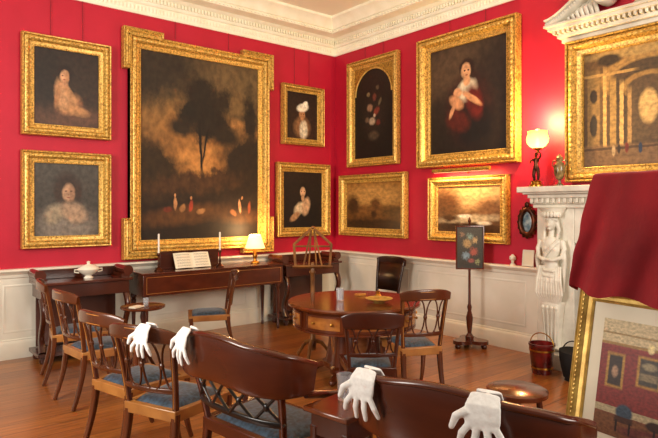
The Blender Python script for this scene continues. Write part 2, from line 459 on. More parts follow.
P3 = paint('painting_landscape_dusk', '#5b482e', '#3a2716', [
    (E, .6, .88, .8, .16, -6, '#6b5636', .9), (E, .3, .7, .5, .1, 8, '#7d6138', .9), (E, .6, .52, .55, .15, -8, '#9a6c38', .9), (E, .4, .42, .45, .07, 0, '#b98345', .8), (E, .85, .6, .25, .07, -10, '#a87a44', .8), (E, .1, .9, .4, .16, 10, '#33291c', .9),
    (E, .95, .42, .3, .18, -10, '#2c2013', .6), (E, .05, .38, .3, .15, -10, '#33240f', .6), (E, .8, .32, .4, .09, 8, '#2e2010', .5), (E, .4, .3, .4, .06, 4, '#4a3018', .7),
    (E, .54, .73, .17, .12, 10, '#1d160d', .7), (E, .40, .69, .14, .08, 20, '#221a0f', .7), (E, .62, .65, .14, .08, -20, '#251c10', .7), (E, .47, .82, .13, .07, 0, '#261d12', .8), (E, .66, .78, .1, .06, 20, '#2a2013', .8), (E, .32, .61, .1, .045, 0, '#2a2013', .8), (E, .7, .58, .12, .05, 0, '#2a2013', .8), (E, .52, .6, .12, .06, 0, '#261d12', .8),
    (R_, .48, .5, .01, .14, 5, '#170f08', .6), (R_, .52, .52, .007, .1, -14, '#170f08', .6), (E, .93, .7, .06, .16, 4, '#2a2013', .8), (E, .5, .08, .9, .16, 0, '#23170c', .6), (E, .35, .13, .35, .05, 5, '#5b3a1b', .8), (E, .85, .12, .25, .04, 0, '#4b3018', .8),
    (E, .27, .19, .014, .035, 0, '#c08a5c', .5), (E, .27, .235, .009, .01, 0, '#c08a5c', .4), (E, .33, .17, .025, .018, 40, '#a87848', .5), (E, .4, .18, .016, .03, -20, '#983a24', .5), (E, .21, .16, .035, .015, 0, '#6d2f1c', .5), (E, .48, .15, .035, .015, 10, '#a07446', .5), (E, .4, .222, .009, .01, 0, '#b98356', .4),
    (E, .83, .18, .013, .04, 10, '#c8946a', .4), (E, .85, .228, .009, .01, 0, '#b98356', .4), (E, .77, .14, .03, .015, -20, '#9a653e', .5), (E, .92, .17, .013, .035, -10, '#8a4628', .5)], dist=.2, ns=7, mott=.35, seed=3, rough=.65)
P4 = paint('painting_turban', '#2d1c12', '#3b2416', [
    (E, .5, .25, .26, .22, 0, '#8d6642', .5), (E, .55, .2, .13, .2, 0, '#d8cbb0', .5), (E, .5, .53, .1, .11, 0, '#b48258', .35), (E, .52, .68, .19, .09, 10, '#e8dfc9', .4), (E, .6, .76, .1, .06, 30, '#f0e9d6', .4), (E, .47, .54, .015, .01, 0, '#3a2014', .5), (E, .55, .54, .015, .01, 0, '#3a2014', .5)], seed=4)
P5 = paint('painting_lady_dark', '#241810', '#1b120c', [
    (E, .5, .15, .32, .2, 0, '#17100c', .4), (E, .42, .34, .15, .1, 30, '#cbb694', .5), (E, .58, .38, .1, .16, -20, '#c4a07c', .5), (E, .53, .68, .13, .14, 0, '#1a100a', .3), (E, .5, .64, .07, .09, 0, '#cfa680', .35), (E, .5, .53, .04, .06, 0, '#c09870', .4), (E, .3, .2, .14, .06, 30, '#a9825c', .5), (E, .47, .65, .013, .009, 0, '#3a2014', .5), (E, .54, .65, .013, .009, 0, '#3a2014', .5)], seed=5)
P6 = paint('painting_flowers', '#241a10', '#15100a', [
    (E, .5, .45, .28, .22, 0, '#2c2018', .8), (E, .4, .55, .07, .04, 0, '#98745a', .6), (E, .57, .5, .08, .04, 20, '#7e3a2c', .6), (E, .46, .4, .08, .04, 0, '#a8927a', .6), (E, .62, .38, .05, .03, 0, '#6c2c22', .6),
    (E, .33, .42, .05, .03, 0, '#6a5440', .6), (E, .52, .66, .05, .04, 0, '#6a3a2c', .6), (E, .66, .6, .05, .025, 40, '#6a5e44', .6), (E, .5, .24, .12, .05, 0, '#4e4030', .7), (E, .36, .7, .04, .025, 0, '#80704e', .6), (E, .6, .76, .04, .025, 0, '#5c4e38', .6), (E, .52, .46, .03, .02, 0, '#b8a288', .6)], dist=.14, ns=9, seed=6)
P7 = paint('painting_gold_landscape', '#98692f', '#5b3a1c', [
    (E, .5, .7, .6, .25, 0, '#b88c4e', .9), (E, .45, .4, .5, .1, 0, '#7a5228', .8), (E, .12, .5, .12, .22, 0, '#4a2e16', .8), (E, .55, .52, .09, .13, 0, '#6a4422', .8), (E, .52, .3, .05, .08, 0, '#452a14', .7), (E, .85, .35, .2, .12, 0, '#5f4220', .8), (E, .5, .08, .8, .12, 0, '#3a2412', .8)], dist=.12, seed=7, rough=.35)
P8 = paint('painting_mother_child', '#3a2c22', '#1d140e', [
    (E, .25, .8, .4, .2, 20, '#54402e', .9), (E, .8, .55, .3, .3, 0, '#2a1e18', .9), (E, .52, .4, .27, .3, 0, '#3a1712', .6), (E, .6, .25, .24, .2, 10, '#141010', .5), (E, .38, .3, .16, .1, -20, '#541c14', .5), (E, .5, .57, .13, .1, 15, '#cdbfa6', .45), (E, .6, .45, .1, .16, 20, '#601a14', .5),
    (E, .5, .78, .1, .085, 0, '#2b160e', .3), (E, .49, .75, .065, .075, 0, '#d0a078', .35), (E, .5, .66, .045, .05, 0, '#c8966e', .4), (E, .38, .56, .055, .042, 0, '#cf9a72', .35), (E, .36, .47, .1, .055, -30, '#c48e66', .45), (E, .56, .49, .14, .03, -30, '#c8926a', .45), (E, .3, .39, .07, .025, 60, '#c4906a', .45), (E, .47, .755, .013, .008, 0, '#3a2014', .5), (E, .52, .755, .013, .008, 0, '#3a2014', .5), (E, .495, .71, .015, .006, 0, '#9a4434', .5)], seed=8)
P9 = paint('painting_stormy_coast', '#a37c50', '#4e341c', [
    (E, .6, .75, .5, .22, 10, '#c2a070', .9), (E, .15, .6, .22, .3, 0, '#6b4a2c', .8), (E, .85, .5, .2, .22, 0, '#7a5a3c', .8), (E, .5, .28, .5, .09, 5, '#b8a888', .8), (E, .45, .35, .1, .04, 0, '#e2d8c2', .7), (E, .4, .1, .5, .1, 0, '#3a2412', .8), (E, .75, .2, .1, .04, 0, '#ded2ba', .7), (E, .2, .3, .14, .07, 0, '#4a3018', .8)], dist=.14, seed=9, rough=.35)
P10 = paint('painting_church_interior', '#6a4e2c', '#3c2a18', [
    (E, .5, .74, .36, .2, 0, '#a07c44', .12), (E, .5, .72, .29, .16, 0, '#4c3a24', .12), (R_, .5, .42, .29, .3, 0, '#44331f', .12), (E, .5, .66, .2, .12, 0, '#94723e', .12), (E, .5, .64, .16, .1, 0, '#5a452c', .12), (R_, .5, .42, .16, .22, 0, '#5c472c', .12), (E, .5, .48, .07, .14, 0, '#c8a568', .3),
    (R_, .08, .48, .05, .36, 0, '#8a6c3c', .2), (R_, .17, .48, .014, .36, 0, '#c09a5a', .3), (R_, .235, .45, .025, .3, 0, '#9a7a44', .2), (R_, .30, .42, .015, .28, 0, '#c8a262', .3), (R_, .36, .4, .015, .24, 0, '#a88450', .3), (R_, .7, .42, .015, .28, 0, '#c8a262', .3), (R_, .765, .45, .025, .3, 0, '#9a7a44', .2), (R_, .9, .48, .05, .36, 0, '#8a6c3c', .2),
    (E, .08, .62, .03, .06, 0, '#2c2014', .3), (E, .08, .36, .03, .1, 0, '#2c2014', .3), (R_, .2, .8, .2, .012, 0, '#b08c50', .4), (R_, .8, .8, .2, .012, 0, '#b08c50', .4), (E, .5, .97, .5, .05, 0, '#a88a52', .5), (E, .2, .92, .09, .05, 0, '#3a2c1a', .4),
    (R_, .5, .09, .6, .09, 0, '#74583a', .4), (R_, .3, .15, .4, .01, 0, '#4a3420', .6), (E, .34, .15, .014, .045, 0, '#6a241a', .4), (E, .44, .14, .014, .045, 0, '#20304a', .4), (E, .24, .13, .014, .045, 0, '#a9906a', .4), (E, .28, .14, .012, .04, 0, '#2c1c14', .4)], dist=.018, ns=10, mott=.35, seed=10)

painting('gilt-framed painting of a seated bare child on dark brown', 'n', -4.407, -3.469, 2.389, 3.486, .13, P1)
painting('gilt-framed painting of a curly-haired child in grey tones', 'n', -4.407, -3.469, 1.162, 2.223, .13, P2, wire=False)
painting('very large dusky landscape with figures in eared gilt frame', 'n', -3.330, -1.212, .985, 3.756, .15, P3, ears=.075, depth=.1)
painting('small gilt-framed portrait of a figure in white turban', 'n', -1.038, -.280, 2.526, 3.406, .10, P4)
painting('small gilt-framed portrait of lady in dark dress', 'n', -1.13, -.161, 1.184, 2.261, .13, P5, wire=False)
painting('dark flower painting with arched top in gilt frame', 'e', -.376, -1.408, 2.206, 3.761, .12, P6, arch=True)
painting('golden hazy landscape in wide gilt frame', 'e', -.191, -1.556, 1.189, 2.092, .12, P7, wire=False)
painting('large gilt-framed painting of a woman holding a child', 'e', -1.787, -3.260, 2.115, 3.772, .17, P8, depth=.11)
painting('stormy coast painting in gilt frame below the portrait', 'e', -1.958, -3.120, 1.186, 1.985, .12, P9, wire=False)
pl = root('picture_light', 'lit brass picture lamp mounted over the coast painting', 'lamp', (-.012, -2.53, 2.03), rot=(0, 0, -pi/2))
MB().tube([(-.42, -.15, .03), (.42, -.15, .03)], .024, n=14).obj('lamp_hood', M_goldd, pl)
MB().tube([(-.40, -.150, .010), (.40, -.150, .010)], .006, n=10).obj('bulb_tube', M_tube, pl)
MB().tube([(0, .004, .0), (0, -.06, .05), (0, -.14, .05)], .008, n=8, up=(1, 0, 0)).obj('bracket_arm', M_brass, pl)

# ------------------------------------------------------------ chimneypiece
cp = root('chimneypiece', 'carved white marble fireplace surround with caryatid and overmantel', 'fireplace', (0, 0, 0))
Y0, Y1 = -3.62, -5.58
mb = MB()
mb.box(-.3, 0, -4.02, Y0, 0, 1.62); mb.box(-.3, 0, Y1, -5.18, 0, 1.62); mb.box(-.3, 0, -5.18, -4.02, 1.25, 1.62)
mb.box(-.36, 0, Y1-.02, Y0+.02, 0, .14)
mb.obj('surround', M_marble, cp, bevel=.008)
MB().box(-.02, 0, -5.18, -4.02, .0, 1.25).obj('firebox', M_dark, cp)
mb = MB()
mb.box(-.33, 0, Y1-.03, Y0+.03, 1.60, 1.64); mb.box(-.37, 0, Y1-.07, Y0+.07, 1.70, 1.74); mb.box(-.35, 0, Y1-.05, Y0+.05, 1.64, 1.70)
mb.box(-.43, 0, Y1-.16, Y0+.16, 1.76, 1.82); mb.box(-.4, 0, Y1-.11, Y0+.11, 1.74, 1.765)
y = Y0+.04
while y > Y1:
    mb.box(-.375, -.3, y-.03, y, 1.65, 1.7); y -= .06
mb.obj('mantel_shelf', M_marble, cp, bevel=.007)
cy = -3.81
X = -.35
mb = MB()
mb.ell((X-.01, cy, 1.435), (.052, .043, .065), 16)
mb.ell((X+.015, cy, 1.468), (.062, .06, .055), 14)
for k in range(9):
    a = pi*k/8-.0; mb.ell((X-.03*math.sin(a), cy+.058*math.cos(a), 1.475+.02*math.sin(a)), .017, 8)
mb.tube([(X-.048, cy, 1.45), (X-.070, cy, 1.424), (X-.055, cy, 1.41)], [.007, .011, .007], n=8, up=(0, 1, 0))
mb.ell((X-.047, cy, 1.392), (.015, .02, .012), 8)
mb.tube([(X+.01, cy, 1.41), (X, cy, 1.30)], [.028, .036], n=12, up=(0, 1, 0))
mb.tube([(X, cy, 1.31), (X, cy, 1.27), (X-.005, cy, 1.17), (X, cy, 1.05), (X+.0, cy, .98)], [.05, .115, .1, .07, .085], [.045, .05, .055, .045, .055], n=18, up=(1, 0, 0))
mb.ell((X-.035, cy-.04, 1.19), (.026, .034, .034), 12); mb.ell((X-.035, cy+.04, 1.19), (.026, .034, .034), 12)
for s_ in (-1, 1):
    mb.tube([(X, cy+s_*.11, 1.275), (X-.01, cy+s_*.14, 1.19), (X-.03, cy+s_*.125, 1.11)], [.028, .027, .022], n=10, up=(1, 0, 0))
    mb.tube([(X-.03, cy+s_*.125, 1.11), (X-.07, cy+s_*.05, 1.08), (X-.075, cy-s_*.03, 1.09)], [.022, .018, .014], n=10, up=(0, 0, 1))
    mb.tube([(X+.01, cy+s_*.05, 1.46), (X+.005, cy+s_*.075, 1.38), (X-.02, cy+s_*.07, 1.3), (X-.04, cy+s_*.06, 1.25)], [.022, .020, .015, .01], n=8, up=(1, 0, 0))
    mb.tube([(X-.01, cy+s_*.13, 1.25), (X-.02, cy+s_*.15, 1.1), (X-.01, cy+s_*.135, .92), (X+.01, cy+s_*.12, .76)], [.014, .02, .018, .01], n=8, up=(1, 0, 0))
for d_ in (0, .03):
    mb.tube([(X-.03, cy-.09, 1.29-d_), (X-.07, cy-.03, 1.22-d_), (X-.065, cy+.04, 1.14-d_), (X-.03, cy+.09, 1.07-d_)], [.009, .011, .011, .009], n=8, up=(1, 0, 0))
for k in range(11):
    yy = cy-.11+.022*k
    sw = (k-5)*.003
    mb.tube([(X-.03, yy, 1.02), (X-.06+.005*(k % 2), yy+sw, .88), (X-.055, yy+sw*2, .74), (X-.03, yy-sw*2, .63)], [.009, .013, .013, .007], n=8, up=(1, 0, 0))
for q in range(3):
    mb.tube([(X, cy-.11, 1.0-q*.05), (X-.055, cy-.04, .97-q*.055), (X-.055, cy+.05, .975-q*.055), (X, cy+.11, 1.01-q*.05)], [.012, .015, .015, .012], n=8)
mb.tube([(X, cy, 1.02), (X, cy, .8), (X+.01, cy, .62)], [.095, .115, .095], [.04, .045, .045], n=16, up=(1, 0, 0))
mb.obj('caryatid', M_marble, cp, remesh=.0045, label='carved marble bust figure with folded arms and drapery')
mb = MB()
mb.lathe([(.0, 1.51), (.06, 1.51), (.08, 1.56), (.1, 1.6), (0, 1.6)], c=(X+.02, cy, 0), n=24, sy=1.4)
for k in range(9):
    a = pi*k/8; mb.ell((X-.02-.05*math.sin(a), cy+.09*math.cos(a), 1.535), (.018, .02, .03), 8)
mb.obj('capital', M_marble, cp)
mb = MB()
mb.tube([(X+.04, cy, .66), (X+.03, cy, .6), (X+.04, cy, .4), (X+.05, cy, .22), (X+.03, cy, .17)], [.12, .11, .09, .075, .10], [.08, .08, .07, .06, .08], n=14, p=5, up=(1, 0, 0))
mb.box(X-.08, X+.1, cy-.15, cy+.15, 0, .15)
mb.obj('tapered_pedestal', M_marble, cp, bevel=.004)
mb = MB()
for s_ in (-.07, -.023, .023, .07):
    mb.tube([(X-.045, cy+s_, .58), (X-.025, cy+s_*.7, .24)], [.012, .009], n=8, up=(1, 0, 0))
    mb.ell((X-.045, cy+s_, .6), (.02, .02, .024), 8)
mb.obj('pedestal_fluting', M_marble, cp)
mb = MB()
mb.box(-.1, 0, -5.42, -3.78, 3.31, 3.35); mb.box(-.16, 0, -5.46, -3.76, 3.35, 3.39); mb.box(-.24, 0, -5.52, -3.70, 3.42, 3.455); mb.box(-.27, 0, -5.55, -3.67, 3.455, 3.48)
y = -3.74
while y > -5.46:
    mb.box(-.215, -.1, y-.025, y, 3.385, 3.425); y -= .05
mb.obj('entablature', M_marble, cp, bevel=.004)
for s_ in (1, -1):
    mb = MB(); pts = []
    for k in range(25):
        t = k/24
        pts.append((-.14, -4.6+s_*(.92-.56*t), 3.50+.04*t+.22*(t*t*(3-2*t))))
    cyy = pts[-1][1]; czz = pts[-1][2]-.10
    for k in range(1, 24):
        a = pi/2+k*.3; rr = .1*(1-k/30)
        pts.append((-.14, cyy+s_*rr*math.cos(a), czz+rr*math.sin(a)))
    mb.tube(pts, [.10]*len(pts), [.03]*25+[.022]*23, up=(0, .01, 1), n=12, p=4)
    mb.tube([(q[0]-.03, q[1], q[2]+.03) for q in pts[:25]], [.11]*25, [.012]*25, up=(0, .01, 1), n=10, p=5)
    for k in range(0, 24, 1):
        mb.ell((-.237, pts[k][1], pts[k][2]), (.012, .010, .014), 6)
    mb.obj('swan_neck_scroll', M_marble, cp)
    mb = MB()
    for k in range(3, 23, 2):
        q = pts[k]; hgt = (q[2]-3.48)
        if hgt < .04: continue
        mb.tube([(-.1, q[1], 3.49), (-.15, q[1]+s_*.02, 3.49+hgt*.5), (-.12, q[1]-s_*.02, 3.48+hgt*.95)], [.018, .025, .012], [.02, .02, .012], up=(1, 0, 0), n=8)
    mb.box(-.08, 0, min(-4.6+s_*.9, -4.6+s_*.3), max(-4.6+s_*.9, -4.6+s_*.3), 3.48, 3.52)
    mb.obj('acanthus_carving', M_marble, cp)
mb = MB()
mb.lathe([(.04, 0), (.08, .02), (.05, .06), (.12, .16), (.13, .22), (.06, .28), (.07, .3), (.0, .38)], c=(-.16, -4.6, 3.48), n=20)
mb.obj('crest_urn', M_marble, cp)
painting('large gilt-framed painting of arched church interior above mantelpiece', 'e', -3.83, -5.37, 1.865, 3.30, .15, P10, wire=False, depth=.13)

lamp = root('figure_lamp', 'bronze torch-bearer figure lamp with wide glowing glass shade', 'lamp', (-.25, -3.58, 1.822))
mb = MB(); mb.lathe([(0, 0), (.07, 0), (.07, .02), (.055, .03), (.05, .05), (.06, .06), (.0, .065)], n=20)
mb.obj('base', M_brass, lamp)
mb = MB()
for s_ in (-1, 1):
    mb.tube([(0, s_*.018, .19), (-.008*s_, s_*.024, .12), (.005, s_*.02, .065)], [.02, .016, .01], n=8, up=(1, 0, 0))
    mb.ell((-.012, s_*.02, .07), (.022, .01, .008), 8)
mb.ell((0, 0, .2), (.024, .033, .03), 10)
mb.tube([(0, 0, .2), (0, 0, .25), (0, 0, .29), (0, 0, .31)], [.03, .026, .036, .014], [.022, .02, .024, .014], n=10, up=(1, 0, 0))
mb.ell((-.003, 0, .335), (.021, .018, .024), 10); mb.ell((.004, 0, .343), (.022, .021, .02), 8); mb.ell((-.024, 0, .332), (.005, .004, .006), 6)
mb.tube([(0, -.036, .29), (-.01, -.06, .33), (-.015, -.035, .375)], [.012, .01, .008], n=8, up=(1, 0, 0))
mb.tube([(0, .036, .29), (-.01, .062, .27), (-.03, .05, .25)], [.012, .01, .008], n=8, up=(1, 0, 0))
mb.obj('figure', M_bronze, lamp, remesh=.004)
mb = MB()
mb.lathe([(0, .35), (.008, .35), (.012, .375), (.03, .385), (.05, .395), (.052, .402), (0, .402)], c=(-.015, -.025, 0), n=20)
mb.obj('gallery_ring', M_brass, lamp)
mb = MB(); mb.lathe([(.045, .405), (.078, .425), (.104, .46), (.110, .50), (.102, .53), (.092, .555), (.098, .58)], c=(-.015, -.025, 0), n=28, cap=False)
gs = mb.obj('glass_shade', M_globe, lamp); m_ = gs.modifiers.new('t', 'SOLIDIFY'); m_.thickness = .003
MB().lathe([(0, .41), (.012, .42), (.02, .45), (.014, .49), (0, .52)], c=(-.015, -.025, 0), n=14).obj('flame', M_flameb, lamp)
mb = MB(); mb.lathe([(.022, .53), (.020, .60)], c=(-.015, -.025, 0), n=20, cap=False); gs = mb.obj('glass_chimney', M_chim, lamp); m_ = gs.modifiers.new('t', 'SOLIDIFY'); m_.thickness = .002
urn = MB(); urn.lathe([(0, 0), (.045, 0), (.045, .015), (.02, .03), (.015, .06), (.04, .08), (.062, .14), (.065, .2), (.05, .24), (.03, .26), (.035, .28), (.045, .3), (.015, .33), (0, .35)], n=24)
for s_ in (-1, 1):
    urn.tube([(0, s_*.06, .2), (0, s_*.095, .23), (0, s_*.08, .27), (0, s_*.035, .27)], .007, n=8, up=(1, 0, 0))
u = urn.obj('mantel_urn', noisy('gilt_mounted_stone', '#4a3418', '#9a8458', 18, .25, coat=.4), loc=(-.27, -3.85, 1.822)); tag(u, 'stone and gilt lidded urn with two handles on mantel', 'urn'); u.scale = (.85, .85, .95)

r = root('oval_medallion', 'dark brown carved oval wall medallion with pale centre', 'medallion', (-.012, -3.346, 1.445), rot=(0, 0, -pi/2))
mb = MB(); n = 28
pth = [(.085*math.cos(2*pi*k/n), -.03, .14*math.sin(2*pi*k/n)) for k in range(n)]
mb.tube(pth, .028, .022, up=(0, 1, 0), closed=True, n=10)
for k in range(16):
    a = 2*pi*k/16; mb.ell((.105*math.cos(a), -.03, .165*math.sin(a)), (.022, .016, .022), 6)
mb.ell((0, -.03, .19), (.03, .02, .035), 8)
mb.obj('carved_border', M_bronze, r)
MB().lathe([(0, .02), (.04, .018), (.07, .008), (.08, 0)], M=Matrix.Rotation(pi/2, 4, 'X'), n=24, sy=1.6).obj('cameo_centre', M_red_gem, r)
r = root('card_stand', 'small white framed card propped on the chair rail', 'card', (-.045, -3.36, CR+.002), rot=(-.12, 0, -pi/2))
MB().frame([(-.055, .02), (.055, .02), (.055, .17), (-.055, .17)], [(0, 0), (0, .01), (.014, .012), (.016, 0)]).obj('frame', M_white, r)
MB().box(-.056, .056, -.004, 0, .019, .171).obj('card', M_paper, r)
g = MB(); g.lathe([(0, 0), (.035, 0), (.03, .015), (.015, .03), (.02, .06)], n=16)
for k in range(7):
    a = 2*pi*k/7; g.ell((.02*math.cos(a), .02*math.sin(a), .08+.015*(k % 2)), .02, 8)
g.ell((0, 0, .11), .02, 8)
tag(g.obj('flower_ornament', M_porc, loc=(-.045, -3.17, CR+.002)), 'small white porcelain flower ornament on chair rail', 'ornament')

# ------------------------------------------------------------ chairs
def build_chair(name, label, wd=.50, wood=M_wood, cush=M_blue, hh=.90, solid=False, arms=False, group='regency dining chairs', th=.055, frame_m=None, inlay=True, sab=1.0, bow=.055, settee=False):
    r = root(name, label, 'settee' if settee else 'chair', group=group)
    h = wd/2
    sf, sb = h*.96, h*.8
    mb = MB()
    fm = frame_m or wood
    P = [(-.2, -sb), (.23, -sf), (.23, sf), (-.2, sb)]
    vs = []
    for z in (.382, .448):
        for (x, y) in P: vs.append((x+(.022 if x > 0 else -.022), y+(.02 if y > 0 else -.02), z))
        for (x, y) in P: vs.append((x-(.02 if x > 0 else -.02), y-(.02 if y > 0 else -.02), z))
    fs = []
    for i in range(4):
        j = (i+1) % 4
        fs += [(i, j, 4+j, 4+i), (8+i, 12+i, 12+j, 8+j), (i, 8+i, 8+j, j), (4+i, 4+j, 12+j, 12+i)]
    mb.add(vs, fs)
    mb.obj('seat_frame', fm, r, ang=50, bevel=.005)
    n = 10; vs = []; fs = []
    for i in range(n+1):
        for j in range(n+1):
            u = i/n; v = j/n*2-1; xx = -.19+.41*u; wy = (sb+(sf-sb)*u)*.97
            e = (1-abs(2*u-1)**4)*(1-abs(v)**4)
            vs.append((xx, v*wy, .435+.05*e**.6))
    for i in range(n):
        for j in range(n): a = i*(n+1)+j; fs.append((a, a+1, a+n+2, a+n+1))
    k = len(vs)
    vs += [(-.19, -sb*.97, .40), (.22, -sf*.97, .40), (.22, sf*.97, .40), (-.19, sb*.97, .40)]
    fs += [(k, k+3, k+2, k+1)]
    fs += [tuple([k, k+1]+[i*(n+1) for i in range(n, -1, -1)]), tuple([k+3, k+2]+[i*(n+1)+n for i in range(n, -1, -1)][0:]), tuple([k+1, k+2]+[n*(n+1)+j for j in range(n, -1, -1)]), tuple([k, k+3]+[j for j in range(n, -1, -1)])]
    MB().add(vs, fs).obj('seat_cushion', cush, r, ang=60)
    for s_ in (-1, 1):
        pts = []; ra = []
        for q in range(9):
            t = q/8
            pts.append((.225+.05*sab*t**2.2-.015*math.sin(pi*t), s_*(sf+.0), .42*(1-t)+.004)); ra.append(.024-.011*t)
        MB().tube(pts, ra, [a*1.1 for a in ra], up=(0, 1, 0), p=4, n=12).obj('leg', wood, r, ang=50)
        pts = []; ra = []
        for q in range(9):
            t = q/8
            pts.append((-.2-.09*sab*t**1.8, s_*(sb+.01*t), .42*(1-t)+.004)); ra.append(.022-.008*t)
        MB().tube(pts, ra, [a*1.2 for a in ra], up=(0, 1, 0), p=4, n=12).obj('leg', wood, r, ang=50)
    rk = (.07, .05) if settee else (.05, .035)
    def bx(z):
        t = (z-.42)/(hh-.42); return -.2-rk[0]*t-rk[1]*t*t
    def curve(z, depth, w_=h, n=24, over=.0):
        return [(bx(z)-depth*(1-abs(2*k/n-1)**(3 if settee else 2)), (2*k/n-1)*(w_+over), z) for k in range(n+1)]
    cr = MB()
    pc = curve(hh-th, bow, over=.02)
    hump = .018 if settee else 0
    pc = [(p_[0], p_[1], p_[2]-.018*abs(2*k/24-1)**3+hump*max(0, math.cos((2*k/24-1)*pi*.9))) for k, p_ in enumerate(pc)]
    if settee:
        a = pc[0]; b_ = pc[-1]
        pre = [(a[0]+.16, a[1]-.035, a[2]-.03), (a[0]+.09, a[1]-.032, a[2]-.015), (a[0]+.035, a[1]-.018, a[2]-.004)]
        post = [(b_[0]+.035, b_[1]+.018, b_[2]-.004), (b_[0]+.09, b_[1]+.032, b_[2]-.015), (b_[0]+.16, b_[1]+.035, b_[2]-.03)]
        pc = pre+pc+post
    K = len(pc)-1
    cr.tube(pc, .018 if settee else .013, [th*(1-(.35 if settee else .3)*abs(2*k/K-1)**5) for k in range(K+1)], p=5, n=20)
    back = cr.obj('backrest', wood, r, ang=50)
    if settee:
        # rolled top edge following the crest
        rl = MB(); rl.tube([(p_[0]-.006, p_[1], p_[2]+th*(1-.35*abs(2*k/K-1)**5)-.012) for k, p_ in enumerate(pc)], .020, .014, n=12)
        rl.obj('rolled_edge', wood, back, ang=60)
    for s_ in (-1, 1):
        MB().tube([(bx(z)+.004, s_*(sb+(h-sb)*((z-.42)/(hh-.42))), z) for z in (.40, .5, .6, .7, .8, hh-.05)], .016, .016, up=(0, 1, 0), p=4, n=10).obj('stile', wood, back, ang=50)
    if inlay and not settee:
        il = MB()
        for zz in (hh-2*th+.012, hh-.02):
            il.tube([(p_[0]-.0125, p_[1], zz-.012*abs(p_[1]/h)**3) for p_ in curve(hh-th, bow, over=-.02)], .0026, .0026, n=6)
        for s_ in (-1, 1):
            il.tube([(bx(z)-.0125, s_*(sb+(h-sb)*((z-.42)/(hh-.42))), z) for z in (.46, .55, .65, .75, hh-2*th)], .0024, n=6, up=(0, 1, 0))
        il.obj('inlay_line', M_inlay, back, ang=60)
    sp = MB()
    zb = .56; zt = hh-2*th+.005
    W = sb+(h-sb)*.5
    if solid:
        vs = []; fs = []
        for k in range(13):
            yy = -W+2*W*k/12
            for z in (zb-.06, zb+.1, zt+.02): vs.append((bx(z)-.035*(1-(yy/W)**2), yy, z))
        for k in range(12):
            for q in range(2): a = k*3+q; fs.append((a, a+1, a+4, a+3))
        sp.add(vs, fs); o = sp.obj('back_splat', wood, back, ang=60)
        m_ = o.modifiers.new('t', 'SOLIDIFY'); m_.thickness = .015
        return r
    bw = bow*.7
    sp.tube(curve(zb, bw*.9, w_=sb+(h-sb)*.3), .011, .016, p=5, n=10)
    N_ = 3 if wd < .6 else 4
    for k in range(N_):
        y0 = -W+2*W*k/N_; y1 = -W+2*W*(k+1)/N_; ym = (y0+y1)/2; hw = (y1-y0)/2; zm = (zb+zt)/2; hz = (zt-zb)/2
        if settee:
            for (ya, yb) in ((y0, y1), (y1, y0)):
                pts = []
                for q in range(5):
                    t = q/4; yy = ya+(yb-ya)*t; zz = zb+(zt-zb)*t
                    pts.append((bx(zz)-bw*(1-(yy/W)**2), yy, zz))
                sp.tube(pts, .008, .009, up=(1, 0, 0), n=8)
        else:
            for s2 in (-1, 1):
                pts = []
                for q in range(13):
                    a = -pi*.5+pi*q/12
                    yy = ym+s2*(hw*.95-hw*.85*math.cos(a)); zz = zm+hz*math.sin(a)
                    pts.append((bx(zz)-bw*(1-(yy/W)**2), yy, zz))
                sp.tube(pts, .0065, .0075, up=(1, 0, 0), n=8)
        sp.ell((bx(zm)-bw*(1-(ym/W)**2), ym, zm), (.012, .02, .022), 10)
    sp.obj('back_splat', M_black if settee else wood, back, ang=60)
    if arms:
        for s_ in (-1, 1):
            MB().tube([(bx(.74)+.09, s_*(h+.05), .72), (-.08, s_*(h+.045), .70), (.08, s_*(h+.035), .66), (.16, s_*(h+.02), .62), (.13, s_*(h), .57), (.11, s_*(sf), .44)], [.018, .02, .022, .022, .018, .018], [.016]*6, up=(0, 1, 0), n=12).obj('arm', wood, r, ang=60)
    return r

def place(o, x, y, deg, s=1):
    o.location = (x, y, 0); o.rotation_euler = (0, 0, math.radians(deg))
    o.scale = s if isinstance(s, tuple) else (s, s, s); return o

ch = build_chair('dining_chair', 'golden mahogany openwork-back chair with blue damask seat', .46, wood=M_woodc, frame_m=M_rail, hh=.94, th=.045)
place(ch, -4.26, -2.98, 14)
c2 = place(copytree(ch), -4.23, -3.52, 22)
c3 = place(copytree(ch), -4.17, -1.86, 6)
c4 = place(copytree(ch), -4.14, -1.10, -10)
c5 = place(copytree(ch), -2.06, -3.49, 66, (.93, .88, 1.0)); c5['label'] = 'golden mahogany openwork chair drawn up beside the round table'
c7 = place(copytree(ch), -2.68, -1.00, 155, .95); c7['label'] = 'golden mahogany chair with blue seat beside the square piano'
c6 = build_chair('dining_chair', 'dark mahogany openwork chair with blue seat at round table', .46, frame_m=M_wood, hh=.93, th=.07, inlay=False)
place(c6, -2.66, -3.58, 54, .9)
blk = build_chair('dining_chair', 'plain dark wood chair standing against white panelling', .48, M_dwood, M_dwood, .95, solid=True, inlay=False, group='dark side chair')
place(blk, -.50, -1.44, 180)
ac = build_chair('settee', 'wide mahogany settee with blue seat, white glove on back', .76, M_woodh, M_blue, .96, arms=True, group='mahogany settees', th=.12, bow=.09, settee=True)
place(ac, -4.00, -4.23, 8)
ac2 = place(copytree(ac), -3.78, -5.44, 13)

